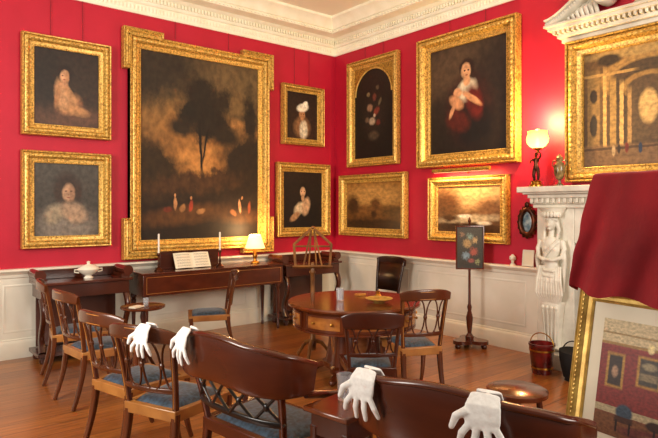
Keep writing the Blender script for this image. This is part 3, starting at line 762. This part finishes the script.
def build_glove():
    mb = MB()
    mb.tube([(.052, 0, -.07), (.045, 0, -.02), (.02, 0, .010), (-.015, 0, .009), (-.040, 0, -.02), (-.048, 0, -.06), (-.050, 0, -.09)], [.038, .036, .038, .042, .050, .052, .046], [.007, .007, .007, .007, .008, .009, .008], up=(1, 0, .01), n=16, p=3)
    for y, dy, l, cz in ((-.038, -.034, .055, .010), (-.014, -.012, .070, -.004), (.012, .010, .072, .004), (.035, .034, .050, -.006)):
        mb.tube([(-.050, y, -.08), (-.056+cz*.5, y+dy*.55, -.085-l*.5), (-.048+cz, y+dy*.8, -.09-l)], [.0115, .0115, .0085], [.009, .009, .007], n=10, up=(1, 0, 0))
        mb.ell((-.048+cz, y+dy*.8, -.09-l), (.0075, .0085, .008), 8)
    mb.tube([(-.044, .040, -.040), (-.053, .072, -.062), (-.056, .084, -.098)], [.015, .013, .009], n=10, up=(1, 0, 0))
    mb.ell((-.056, .084, -.098), .009, 8)
    return mb.obj('glove', M_glove, remesh=.0035)
gl = build_glove(); tag(gl, 'limp white cotton glove draped over mahogany chair back', 'glove', 'white cotton gloves')
def put_glove(g_, chair, ly, deg, s=1.0, st=True):
    M = Matrix.Translation(chair.location) @ Matrix.Rotation(chair.rotation_euler.z, 4, 'Z')
    if st:
        h = .38; w_ = abs(ly/(h+.02)); dpt = .09*(1-w_**3)
        p = M @ Vector((-.300-dpt, ly, .966-.018*w_**3+.018*max(0, math.cos(w_*pi*.9))))
    else:
        p = M @ Vector((-.285-.05*(1-(ly/.25)**2), ly, .944))
    g_.location = p; g_.rotation_euler = (0, 0, chair.rotation_euler.z+math.radians(deg)); g_.scale = (s, s*1.15, s)
put_glove(gl, c2, -.10, -6, 1.0, False)
for chair, ly, deg in ((ac, .22, -10), (ac2, .33, -6), (ac2, -.17, 4)):
    g2 = gl.copy(); COL.objects.link(g2); put_glove(g2, chair, ly, deg, 1.05)

# ------------------------------------------------------------ round table
rt = root('round_table', 'round mahogany drum table with drawers and brass knobs', 'table', (-2.074, -2.755, 0), math.radians(20))
R = .63
MB().lathe([(0, .68), (R-.03, .68), (R, .69), (R+.004, .705), (R-.006, .72), (0, .721)], n=64).obj('table_top', M_woodtop, rt)
MB().lathe([(R-.1, .49), (R-.045, .49), (R-.045, .505), (R-.055, .51), (R-.055, .665), (R-.045, .68), (R-.1, .68)], n=64).obj('apron', M_woodr, rt)
def arcpatch(mb, a, w, r0, r1, z0, z1, n=8):
    vs = []; fs = []
    for q in range(n+1):
        aa = a+(q/n-.5)*w
        for rr in (r0, r1):
            for z in (z0, z1): vs.append((rr*math.cos(aa), rr*math.sin(aa), z))
    for q in range(n):
        o_ = q*4
        fs += [(o_+2, o_+6, o_+7, o_+3), (o_, o_+1, o_+5, o_+4), (o_+1, o_+3, o_+7, o_+5), (o_, o_+4, o_+6, o_+2)]
    fs += [(0, 2, 3, 1), (n*4, n*4+1, n*4+3, n*4+2)]
    mb.add(vs, fs)
for k in range(8):
    a = 2*pi*k/8
    d = MB(); arcpatch(d, a, .66, R-.06, R-.046, .52, .657)
    dr = d.obj('drawer', M_woodr, rt)
    d = MB(); arcpatch(d, a, .56, R-.05, R-.043, .537, .64); d.obj('inlay_panel', M_flame, dr)
    for off in (-.16, .16):
        aa = a+off
        MB().lathe([(0, 0), (.006, 0), (.006, .012), (.013, .018), (.012, .026), (0, .03)], M=Matrix.Rotation(aa, 4, 'Z') @ Matrix.Translation((R-.043, 0, .59)) @ Matrix.Rotation(pi/2, 4, 'Y'), n=12).obj('knob', M_brass, dr)
mb = MB(); vs = []; fs = []; n = 48; lv = [(.0, .075), (.29, .075), (.29, .12), (.26, .14), (.235, .3), (.225, .46), (.26, .50), (.0, .50)]
for r_, z in lv:
    for k in range(n):
        a = 2*pi*k/n; f_ = 1+.16*math.cos(4*a)
        vs.append((max(r_, .001)*f_*math.cos(a), max(r_, .001)*f_*math.sin(a), z))
for i in range(len(lv)-1):
    for k in range(n): fs.append((i*n+k, i*n+(k+1) % n, (i+1)*n+(k+1) % n, (i+1)*n+k))
mb.add(vs, fs); mb.obj('pedestal', M_woodr, rt, ang=45)
for k in range(4):
    a = pi/2*k+pi/4
    m_ = Matrix.Rotation(a, 4, 'Z')
    MB().box(-.002, .006, -.1, .1, .17, .44, M=m_ @ Matrix.Translation((.205, 0, 0))).obj('pedestal_panel', M_flame, rt)
for k in range(4):
    a = pi/2*k
    mb = MB(); mb.tube([(q*math.cos(a), q*math.sin(a), z) for q, z in ((.2, .1), (.3, .085), (.38, .05), (.42, .03))], [.045, .04, .034, .03], [.03, .028, .025, .022], p=4, n=12)
    mb.ell((.42*math.cos(a), .42*math.sin(a), .03), .03, 10)
    mb.obj('scroll_foot', M_woodr, rt)

def tumbler(x, y, z, r_=.035, h=.09, label='clear glass tumbler standing on the table'):
    mb = MB(); mb.lathe([(0, 0), (r_*.85, 0), (r_, h), (r_*.9, h), (r_*.76, .012), (0, .012)], n=20)
    return tag(mb.obj('glass_tumbler', M_glass, loc=(x, y, z)), label, 'glass')
tumbler(-2.22, -2.72, .722, .04, .12)
mb = MB(); mb.lathe([(0, 0), (.05, 0), (.055, .01), (.1, .02), (.13, .035), (.125, .038), (.08, .025), (0, .02)], n=28)
tag(mb.obj('gilt_dish', M_gold2, loc=(-1.98, -3.0, .722)), 'shallow gilt dish on the round table', 'dish')
mb = MB(); mb.box(-.05, .05, -.035, .035, 0, .02); mb.box(-.048, .048, -.033, .033, .004, .016)
tag(mb.obj('small_box', M_inlay, loc=(-1.85, -2.60, .722), bevel=.003), 'small flat wooden box on the round table', 'box')
mb = MB(); mb.lathe([(0, 0), (.03, 0), (.035, .02), (.02, .04), (.025, .06), (0, .07)], n=16)
tag(mb.obj('brass_pot', M_brass, loc=(-1.80, -2.80, .722)), 'tiny brass pot on the round table', 'pot')

# ------------------------------------------------------------ square piano
pn = root('square_piano', 'plain mahogany square piano on slender tapered legs', 'piano', (-2.33, -.33, 0))
mb = MB(); mb.box(-.95, .95, -.24, .24, .60, .84)
mb.obj('case', M_woodh, pn, bevel=.006)
mb = MB(); mb.box(-.965, .965, -.25, .245, .841, .862); mb.obj('lid', M_woodh, pn, bevel=.004)
mb = MB(); mb.frame([(-.91, .63), (.91, .63), (.91, .81), (-.91, .81)], [(0, .0), (0, .003), (.004, .003), (.004, 0)], y=-.2405)
mb.obj('inlay_line', M_inlay, pn)
for sx in (-.9, .9):
    for sy in (-.19, .19):
        mb = MB(); mb.lathe([(0, 0), (.018, 0), (.02, .04), (.014, .05), (.024, .35), (.03, .52), (.022, .53), (.035, .56), (.035, .6), (0, .6)], c=(sx, sy, 0), n=16)
        mb.obj('leg', M_wood, pn)
mb = MB(); mb.box(-.62, .16, .08, .11, .862, 1.05); mb.box(-.66, .2, .06, .13, .862, .885); mb.tube([(-.64, .095, 1.06), (.18, .095, 1.06)], .016, n=10)
mb.obj('music_desk', M_wood, pn, bevel=.003)
r = root('sheet_music', 'open white sheet music propped on the piano', 'sheet music', (-2.56, -.345, .866), rot=(-.45, 0, 0))
for s_ in (-1, 1):
    n = 8; vs = []; fs = []
    for i in range(n+1):
        t = i/n
        for z in (0, .2): vs.append((s_*(.235*t), -.012*math.sin(t*pi)-.004, z))
    for i in range(n): fs.append((i*2, i*2+1, i*2+3, i*2+2))
    pg = MB().add(vs, fs); po = pg.obj('page', M_paper, r)
    st = MB()
    for row in range(5):
        for ln in range(4):
            z = .022+row*.036+ln*.005
            for i in range(n):
                if i in (0, 7): continue
                a = vs[i*2]; b_ = vs[i*2+2]
                st.add([(a[0], a[1]-.001, z), (b_[0], b_[1]-.001, z), (b_[0], b_[1]-.001, z+.001), (a[0], a[1]-.001, z+.001)], [(0, 1, 2, 3)])
    st.obj('stave_lines', M_dark, r, kind='stuff')
def candlestick(x, y, z):
    r = root('candlestick', 'dark candlestick holding a tall white unlit candle on piano', 'candlestick', (x, y, z), group='piano candlesticks')
    MB().lathe([(0, 0), (.05, 0), (.05, .01), (.025, .03), (.012, .05), (.018, .07), (.01, .1), (.014, .18), (.024, .19), (.02, .21), (0, .21)], n=20).obj('holder', M_bronze, r)
    MB().lathe([(0, .2), (.012, .2), (.011, .43), (.004, .436), (0, .437)], n=14).obj('candle', M_candle, r)
    return r
candlestick(-3.03, -.40, .864); candlestick(-2.24, -.42, .864)
tl = root('table_lamp', 'small lit table lamp with warm fabric shade on piano', 'lamp', (-1.649, -.30, .864))
MB().lathe([(0, 0), (.06, 0), (.06, .012), (.025, .03), (.02, .06), (.035, .09), (.03, .13), (.01, .16), (.008, .24), (0, .24)], n=24).obj('lamp_base', M_brass, tl)
gs = MB().lathe([(.135, .20), (.075, .38)], n=32, cap=False).obj('lamp_shade', M_shade, tl); m_ = gs.modifiers.new('t', 'SOLIDIFY'); m_.thickness = .002
MB().ell((0, 0, .28), .025, 10).obj('bulb', M_bulb, tl)

# ------------------------------------------------------------ console tables
def console(label, x, y, w, group):
    r = root('console_table', label, 'table', (x, y, 0), group=group)
    h = w/2
    mb = MB(); mb.box(-h, h, -.22, .22, .80, .83); mb.obj('table_top', M_woodh, r, bevel=.006)
    mb = MB(); mb.box(-h+.03, h-.03, -.19, .2, .66, .80); mb.obj('frieze', M_wood, r, bevel=.004)
    MB().box(-h+.06, h-.06, .17, .19, .12, .66).obj('back_panel', M_wood, r)
    mb = MB(); mb.box(-h, h, -.2, .22, .07, .11); mb.obj('lower_shelf', M_wood, r, bevel=.005)
    for s_ in (-1, 1):
        mb = MB(); pts = []
        for q in range(13):
            t = q/12; pts.append((s_*(h-.05), -.15-.05*math.sin(t*2*pi), .66-.55*t))
        mb.tube(pts, .03, [.035-.01*math.sin(q/12*pi) for q in range(13)], up=(1, 0, 0), p=4, n=12)
        mb.obj('scroll_leg', M_wood, r)
        for yy in (-.14, .14):
            MB().lathe([(0, 0), (.03, 0), (.04, .03), (.03, .065), (0, .07)], c=(s_*(h-.06), yy, 0), n=16).obj('bun_foot', M_wood, r)
        mb = MB(); mb.tube([(s_*(h-.1), -.12, .85), (s_*(h-.04), -.12, .86), (s_*(h+.01), -.12, .90), (s_*(h+.0), -.12, .945), (s_*(h-.04), -.12, .945), (s_*(h-.05), -.12, .91)], [.012]*6, [.02, .018, .016, .014, .012, .012], up=(0, 1, 0), n=10)
        mb.tube([(s_*(h-.03), -.16, .905), (s_*(h-.03), .2, .905)], .045, n=18)
        mb.tube([(s_*(h-.03), -.165, .905), (s_*(h-.03), -.16, .905)], .055, n=18)
        mb.box(s_*(h-.05)-.05, s_*(h-.05)+.04, -.15, .2, .83, .87)
        mb.obj('scroll_end', M_woodh, r)
    MB().box(-h+.02, h-.02, .17, .2, .83, .93).obj('gallery_back', M_wood, r, bevel=.006)
    return r
console('dark mahogany console table with scroll ends and tureen', -3.86, -.30, .96, 'scroll-end console tables')
console('dark mahogany console table with scroll ends in room corner', -.80, -.30, 1.0, 'scroll-end console tables')
mb = MB(); mb.lathe([(0, 0), (.05, 0), (.05, .012), (.03, .03), (.07, .05), (.11, .085), (.118, .1), (.112, .11), (.075, .14), (.02, .155), (.014, .165), (.022, .18), (0, .19)], n=28, sy=.75)
for s_ in (-1, 1): mb.tube([(s_*.105, 0, .1), (s_*.145, 0, .1), (s_*.145, 0, .075), (s_*.1, 0, .065)], .008, n=8, up=(0, 1, 0))
tag(mb.obj('tureen', M_porc, loc=(-3.80, -.33, .832)), 'cream porcelain lidded tureen on console table', 'tureen')

# ------------------------------------------------------------ music stand
ms = root('music_stand', 'upright walnut music stand with sloping slatted desk', 'music stand', (-2.03, -2.05, 0), math.radians(-38))
mb = MB(); mb.lathe([(0, .1), (.034, .1), (.04, .2), (.024, .25), (.021, .6), (.036, .62), (.023, .65), (.023, .90), (.036, .92), (.02, .95), (.018, 1.02), (0, 1.03)], n=16); mb.obj('pole', M_walnut, ms)
for k in range(3):
    a = 2*pi*k/3+.3
    MB().tube([(q*math.cos(a), q*math.sin(a), z) for q, z in ((.01, .2), (.1, .17), (.17, .08), (.22, .02))], [.022, .02, .016, .02], n=10).obj('foot', M_walnut, ms)
tl_ = Matrix.Translation((0, -.01, .98)) @ Matrix.Rotation(-.28, 4, 'X')
mb = MB()
def bar(x0, z0, x1, z1, w_=.013, t_=.009):
    mb.tube([(x0, 0, z0), (x1, 0, z1)], w_, t_, up=(0, 1, 0), n=8, p=5, M=tl_)
for s_ in (-1, 1):
    bar(s_*.02, .41, s_*.20, .24, .014, .010); bar(s_*.20, .24, s_*.18, .0, .014, .010)
    bar(s_*.015, .40, s_*.10, .0, .009); bar(s_*.015, .40, s_*.04, .0, .008)
bar(-.19, .0, .19, .0, .016, .011); bar(-.195, .22, .195, .22, .009)
mb.tube([(-.21, -.025, -.005), (.21, -.025, -.005)], .026, .009, n=10, p=5, M=tl_)
mb.ell((0, 0, .425), .02, 10, M=tl_)
mb.obj('slatted_desk', M_walnut, ms)

# ------------------------------------------------------------ pole screen
ps = root('pole_screen', 'mahogany pole fire screen with floral needlework panel', 'fire screen', (-.30, -2.77, 0), math.radians(-42))
vs = []
for z in (.05, .09):
    for k in range(36):
        a = 2*pi*k/36; rr = .17+.05*math.cos(3*(a-pi/2)); vs.append((rr*math.cos(a), rr*math.sin(a), z))
mb = MB(); mb.add(vs, [tuple(range(35, -1, -1)), tuple(range(36, 72))]+[(k, (k+1) % 36, 36+(k+1) % 36, 36+k) for k in range(36)])
mb.obj('platform_base', M_woodh, ps, ang=50)
for k in range(3):
    a = 2*pi*k/3+pi/2; MB().lathe([(0, 0), (.028, 0), (.035, .025), (.025, .05), (0, .05)], c=(.17*math.cos(a), .17*math.sin(a), 0), n=14).obj('bun_foot', M_wood, ps)
MB().lathe([(0, .09), (.045, .09), (.05, .12), (.022, .16), (.034, .25), (.04, .34), (.02, .42), (.028, .46), (.016, .5), (.014, .8), (.012, 1.43), (.02, 1.45), (.01, 1.48), (0, 1.5)], n=16).obj('pole', M_woodh, ps)
P11 = paint('needlework_panel', '#4a4438', '#38322a', [(E, .4, .6, .16, .1, 0, '#a08458', .8), (E, .65, .4, .14, .09, 0, '#9a5040', .8), (E, .5, .78, .12, .06, 0, '#7c8c80', .8), (E, .35, .3, .13, .08, 0, '#7c8e98', .8), (E, .7, .68, .1, .07, 0, '#b09468', .8), (E, .55, .18, .12, .05, 0, '#8a5048', .8), (E, .2, .82, .08, .06, 0, '#8a6a50', .8), (E, .8, .15, .08, .06, 0, '#8a8a60', .8)], dist=.35, ns=10)
mb = MB(); mb.add([(-.145, -.022, .91), (.145, -.022, .91), (.145, -.022, 1.38), (-.145, -.022, 1.38)], [(0, 1, 2, 3)])
mb.obj('needlework', P11, ps, uv=lambda c: ((c.x+.145)/.29, (c.z-.91)/.47))
MB().frame([(-.145, .91), (.145, .91), (.145, 1.38), (-.145, 1.38)], [(0, .008), (0, .028), (.008, .03), (.015, .028), (.015, .008), (0, .008)]).obj('screen_frame', M_woodh, ps)

# ------------------------------------------------------------ small tables, bucket, scuttle, stool
st = root('tripod_table', 'small round mahogany tripod table', 'table', (-3.64, -1.48, 0))
MB().lathe([(0, .64), (.19, .64), (.205, .65), (.205, .665), (.195, .66), (0, .658)], n=36).obj('table_top', M_woodtop, st)
MB().lathe([(0, .12), (.03, .12), (.04, .2), (.02, .28), (.016, .5), (.028, .56), (.02, .61), (.05, .64), (0, .64)], n=18).obj('column', M_wood, st)
for k in range(3):
    a = 2*pi*k/3+.5
    MB().tube([(q*math.cos(a), q*math.sin(a), z) for q, z in ((.01, .19), (.08, .17), (.15, .07), (.2, .016))], [.02, .018, .015, .016], n=10).obj('foot', M_wood, st)
tumbler(-3.60, -1.45, .661, .03, .07, 'small clear glass on the tripod table')
mb = MB(); mb.box(-.06, .06, -.04, .04, 0, .015)
tag(mb.obj('small_book', M_paper, loc=(-3.72, -1.52, .661), rot=(0, 0, .5), bevel=.002), 'small pale booklet on the tripod table', 'book')

et = root('side_table', 'rectangular polished mahogany side table between the settees', 'table', (-3.90, -4.82, 0), math.radians(8))
MB().box(-.24, .24, -.135, .135, .665, .69).obj('table_top', M_woodtop, et, bevel=.006)
MB().box(-.21, .21, -.11, .11, .56, .665).obj('apron', M_wood, et, bevel=.003)
for sx in (-.195, .195):
    for sy in (-.095, .095):
        MB().tube([(sx, sy, .6), (sx, sy, 0)], [.02, .012], up=(0, 1, 0), p=6, n=12).obj('leg', M_wood, et)
tumbler(-3.95, -4.78, .691, .04, .12, 'clear glass tumbler on the side table')

bk = root('peat_bucket', 'oxblood lacquer bucket with pale bands and brass handle', 'bucket', (-.62, -3.86, 0)); bk.scale = (.88, .88, .88)
MB().lathe([(0, 0), (.1, 0), (.105, .02), (.135, .3), (.142, .31), (.14, .33), (.128, .33), (.1, .03), (0, .03)], n=32).obj('bucket_body', M_buck, bk)
for z, r_ in ((.06, .112), (.25, .131)):
    MB().lathe([(r_, z), (r_+.004, z), (r_+.005, z+.018), (r_, z+.018)], n=32).obj('brass_band', M_brass, bk)
MB().tube([(0, .14*math.cos(pi*k/14), .31+.13*math.sin(pi*k/14)) for k in range(15)], .006, up=(1, 0, 0), n=8).obj('handle', M_brass, bk)
cs = root('coal_scuttle', 'black metal coal scuttle on the hearth', 'coal scuttle', (-.60, -4.18, 0))
mb = MB(); mb.tube([(0, 0, .03), (0, 0, .12), (-.02, .0, .22), (-.04, 0, .28)], [.1, .12, .13, .13], [.1, .12, .11, .07], up=(1, 0, 0), n=20); mb.lathe([(0, 0), (.09, 0), (.08, .03), (0, .04)], n=20)
mb.obj('scuttle_body', M_dark, cs)
MB().tube([(0, .12*math.cos(pi*k/14), .24+.12*math.sin(pi*k/14)) for k in range(15)], .006, up=(1, 0, 0), n=8).obj('handle', M_black, cs)
so = root('stool', 'low round mahogany stool with turned legs', 'stool', (-2.50, -4.78, 0))
MB().lathe([(0, .41), (.17, .41), (.19, .42), (.19, .445), (.17, .455), (0, .46)], n=32).obj('seat', M_woodr, so)
for k in range(4):
    a = pi/2*k+.5
    MB().tube([(.13*math.cos(a), .13*math.sin(a), .42), (.15*math.cos(a), .15*math.sin(a), .2), (.17*math.cos(a), .17*math.sin(a), 0)], [.018, .022, .012], n=10, up=(1, 0, 0)).obj('leg', M_wood, so)

# ------------------------------------------------------------ easel, print, cloth
TH = math.radians(-98); TL = math.radians(-11)
O = (-3.375, -5.50, 0)
ea = root('display_easel', 'wooden display easel with red velvet cloth over top', 'easel', O, rot=(0, 0, TH))
MT = Matrix.Rotation(TL, 4, 'X')
for x0 in (.12, .83): MB().box(x0-.025, x0+.025, .03, .06, 0, 1.74, M=MT).obj('leg', M_wood, ea, bevel=.004)
for z0 in (1.0, 1.66): MB().box(.1, .86, .03, .055, z0, z0+.06, M=MT).obj('crossbar', M_wood, ea, bevel=.004)
MB().tube([(.475, .36, 1.6), (.475, .85, .02)], .022, p=6, n=10, up=(1, 0, 0)).obj('rear_leg', M_wood, ea)
mb = MB(); mb.box(0.02, .96, -.07, .06, .475, .505, M=MT); mb.obj('ledge', M_wood, ea, bevel=.003)
MB().box(.05, .92, -.025, .02, 1.30, 1.74, M=MT).obj('backing_board', M_wood, ea)
fp = root('framed_print', 'cream-mounted print of a red room in gilt frame', 'picture', O, rot=(TL, 0, TH))
W0, W1, Z0, Z1 = .070, .90, .575, 1.20
MB().frame([(W0, Z0), (W1, Z0), (W1, Z1), (W0, Z1)], [(0, -.02), (0, .010), (.006, .014), (.012, .011), (.026, .016), (.034, .028), (.046, .034), (.055, .029), (.060, .034), (.066, .028), (.066, -.02), (0, -.02)]).obj('frame', M_gold2, fp)
fo = MB(); q_ = .040
for (xa, za, xb, zb) in ((W0-q_, Z0-q_, W1+q_, Z0-q_), (W0-q_, Z1+q_, W1+q_, Z1+q_), (W0-q_, Z0-q_, W0-q_, Z1+q_), (W1+q_, Z0-q_, W1+q_, Z1+q_)):
    nn = int(math.hypot(xb-xa, zb-za)/.020)
    for k in range(nn+1):
        t = k/nn; hor = abs(xb-xa) > abs(zb-za)
        fo.ell((xa+(xb-xa)*t, -.032, za+(zb-za)*t), (.008 if hor else .005, .004, .005 if hor else .008), 8)
fo.obj('carved_ornament', M_gold2, fp, kind='stuff')
MB().box(W0-.01, W1+.01, -.004, .01, Z0-.01, Z1+.01).obj('mount', M_paper, fp)
PR = paint('print_red_interior', '#a04038', '#7a4a30', [
    (R_, .5, .9, .6, .12, 0, '#c8b48c', .1), (R_, .5, .88, .6, .008, 0, '#a08454', .3), (R_, .5, .79, .6, .012, 0, '#a07c44', .3), (R_, .5, .5, .6, .27, 0, '#84302a', .1),
    (R_, .1, .56, .055, .15, 0, '#b0843e', .15), (R_, .1, .56, .04, .13, 0, '#3a2c24', .15), (E, .1, .55, .02, .05, 0, '#a88468', .5), (R_, .3, .6, .07, .13, 0, '#b0843e', .15), (R_, .3, .6, .055, .11, 0, '#4a4238', .15), (R_, .3, .56, .05, .03, 0, '#8a7a5c', .4), (E, .3, .65, .04, .03, 0, '#9a8c6c', .6),
    (R_, .52, .45, .1, .22, 0, '#d4cab8', .12), (R_, .52, .4, .06, .14, 0, '#241a14', .12), (R_, .52, .66, .13, .012, 0, '#e4dccb', .2), (R_, .52, .74, .07, .06, 0, '#b0843e', .2), (E, .52, .33, .03, .03, 0, '#c06a2c', .6), (R_, .75, .58, .07, .14, 0, '#b0843e', .15), (R_, .75, .58, .055, .12, 0, '#5a4a3a', .15), (R_, .93, .5, .05, .24, 0, '#b8a888', .15),
    (R_, .5, .22, .6, .03, 0, '#b5a684', .15), (R_, .5, .08, .6, .10, 0, '#7c5030', .2), (E, .5, .07, .35, .07, 0, '#6c342e', .3), (E, .5, .07, .2, .035, 0, '#8c6448', .4), (E, .18, .22, .05, .07, 0, '#3c4c5c', .3), (R_, .18, .16, .055, .025, 0, '#4a2818', .2), (R_, .14, .1, .006, .05, 0, '#2a140c', .3), (R_, .22, .1, .006, .05, 0, '#2a140c', .3), (E, .36, .18, .05, .04, 0, '#3a1c10', .3), (R_, .36, .1, .006, .06, 0, '#2a140c', .3), (E, .72, .2, .07, .06, 0, '#3c4c5c', .3), (R_, .72, .15, .075, .03, 0, '#4a2818', .2), (E, .3, .8, .02, .04, 0, '#e8d49a', .5)], dist=.01, ns=16, mott=.35)
m1 = .055; m2 = .065
MB().add([(W0+m1, -.006, Z0+m2+.01), (W1-m1, -.006, Z0+m2+.01), (W1-m1, -.006, Z1-m2), (W0+m1, -.006, Z1-m2)], [(0, 1, 2, 3)]).obj('print_image', PR, fp, uv=lambda c: ((c.x-W0-m1)/(W1-W0-2*m1), (c.z-Z0-m2-.01)/(Z1-Z0-2*m2-.01)), smooth=False)
vs = []; fs = []; nu, nv = 170, 120
ZT = 1.765; FL = .52
for j in range(nv+1):
    t = j/nv; s_ = t*(FL+.15+.45)
    if s_ < FL: py, pz, sd = -.055, ZT-FL+s_, 1
    elif s_ < FL+.14:
        a = (s_-FL)/.14*pi; py, pz, sd = .01-.065*math.cos(a), ZT+.025*math.sin(a), math.cos(a)
    else: py, pz, sd = .075, ZT-(s_-FL-.14), -1
    for i in range(nu+1):
        u = i/nu*1.10-.06
        dr_ = max(0, ZT-pz)
        k = min(1, dr_/.5)
        ph = u*3.4+.4*math.sin(3.1*u+1)+.6*dr_*math.sin(2.3*u+.6)
        f_ = math.sin(2*pi*ph)*.45+.28*math.sin(2*pi*(ph*1.9+.3)+1.5*dr_)+.6*noise.noise(Vector((u*3.0+dr_*1.6, dr_*3.2, 3.1)))+.2*noise.noise(Vector((u*9, dr_*7, 6.1)))
        amp = .012+.030*k
        yy = py-amp*(f_+.8)*(1 if sd > 0 else -1)
        hem = .014*math.sin(2*pi*ph+1.0)+.012*math.sin(5.2*u+.4)
        zz = pz+.012*noise.noise(Vector((u*5, 0, 5)))*(1-k)-(.055*u+hem)*(k if sd > 0 else .3*k)
        edge = .012*noise.noise(Vector((dr_*9, 0, 7)))
        xx = .025-.04*k+(.91+.08*k)*u+.010*f_*k+edge*max(0, 1-2*u)
        if u < .0:
            w_ = -u/.06
            xx = .025-.04*k-.012*math.sin(w_*pi/2)+edge
            yy = yy+(.10*w_ if sd > 0 else -.06*w_)*(1 if abs(sd) == 1 else .3)
        vs.append((xx, yy, zz))
for j in range(nv):
    for i in range(nu):
        a = j*(nu+1)+i; fs.append((a, a+1, a+nu+2, a+nu+1))
c_ = MB().add(vs, fs).obj('velvet_cloth', M_cloth, None, ang=80, loc=O, rot=(TL, 0, TH))
tag(c_, 'deep crimson velvet cloth draped over board on easel', 'cloth')

# ------------------------------------------------------------ lights
def area(name, loc, target, sx, sy, e, col, spread=180):
    l = bpy.data.lights.new(name, 'AREA'); l.shape = 'RECTANGLE'; l.size = sx; l.size_y = sy; l.energy = e; l.color = col; l.spread = math.radians(spread)
    o = bpy.data.objects.new(name, l); COL.objects.link(o); o.location = loc
    o.rotation_euler = (Vector(target)-Vector(loc)).to_track_quat('-Z', 'Y').to_euler()
    return o
area('window_light_west', (-7.4, -3.2, 2.4), (-1.2, -2.2, 2.2), 1.4, 2.6, 150, (1, .94, .86), 150)
area('window_light_south', (-2.6, -8.8, 2.9), (-1.8, -.2, 3.0), 2.6, 2.0, 130, (1, .92, .82), 130)
def pt(name, loc, e, col, r_=.05, spec=1):
    l = bpy.data.lights.new(name, 'POINT'); l.energy = e; l.color = col; l.shadow_soft_size = r_; l.specular_factor = spec
    o = bpy.data.objects.new(name, l); COL.objects.link(o); o.location = loc
pt('mantel_lamp_light', (-.28, -3.58, 2.54), 72, (1, .66, .26), .08)
pt('piano_lamp_light', (-1.649, -.26, 1.30), 16, (1, .66, .32), .05, .1)
area('picture_lamp_glow', (-.17, -2.53, 2.02), (-.02, -2.53, 1.7), .8, .03, 10, (1, .58, .26))
w = bpy.data.worlds.new('World'); sc.world = w; w.use_nodes = True
w.node_tree.nodes['Background'].inputs[0].default_value = (1, .91, .79, 1)
w.node_tree.nodes['Background'].inputs[1].default_value = .22

# ------------------------------------------------------------ camera
cam = bpy.data.cameras.new('Camera'); co = bpy.data.objects.new('Camera', cam); COL.objects.link(co)
cam.sensor_width = 36; cam.lens = 36*571/658; cam.shift_y = -11/658
co.location = (-5.733, -6.831, 1.60)
co.rotation_euler = (pi/2, 0, math.radians(50.6-90))
sc.camera = co
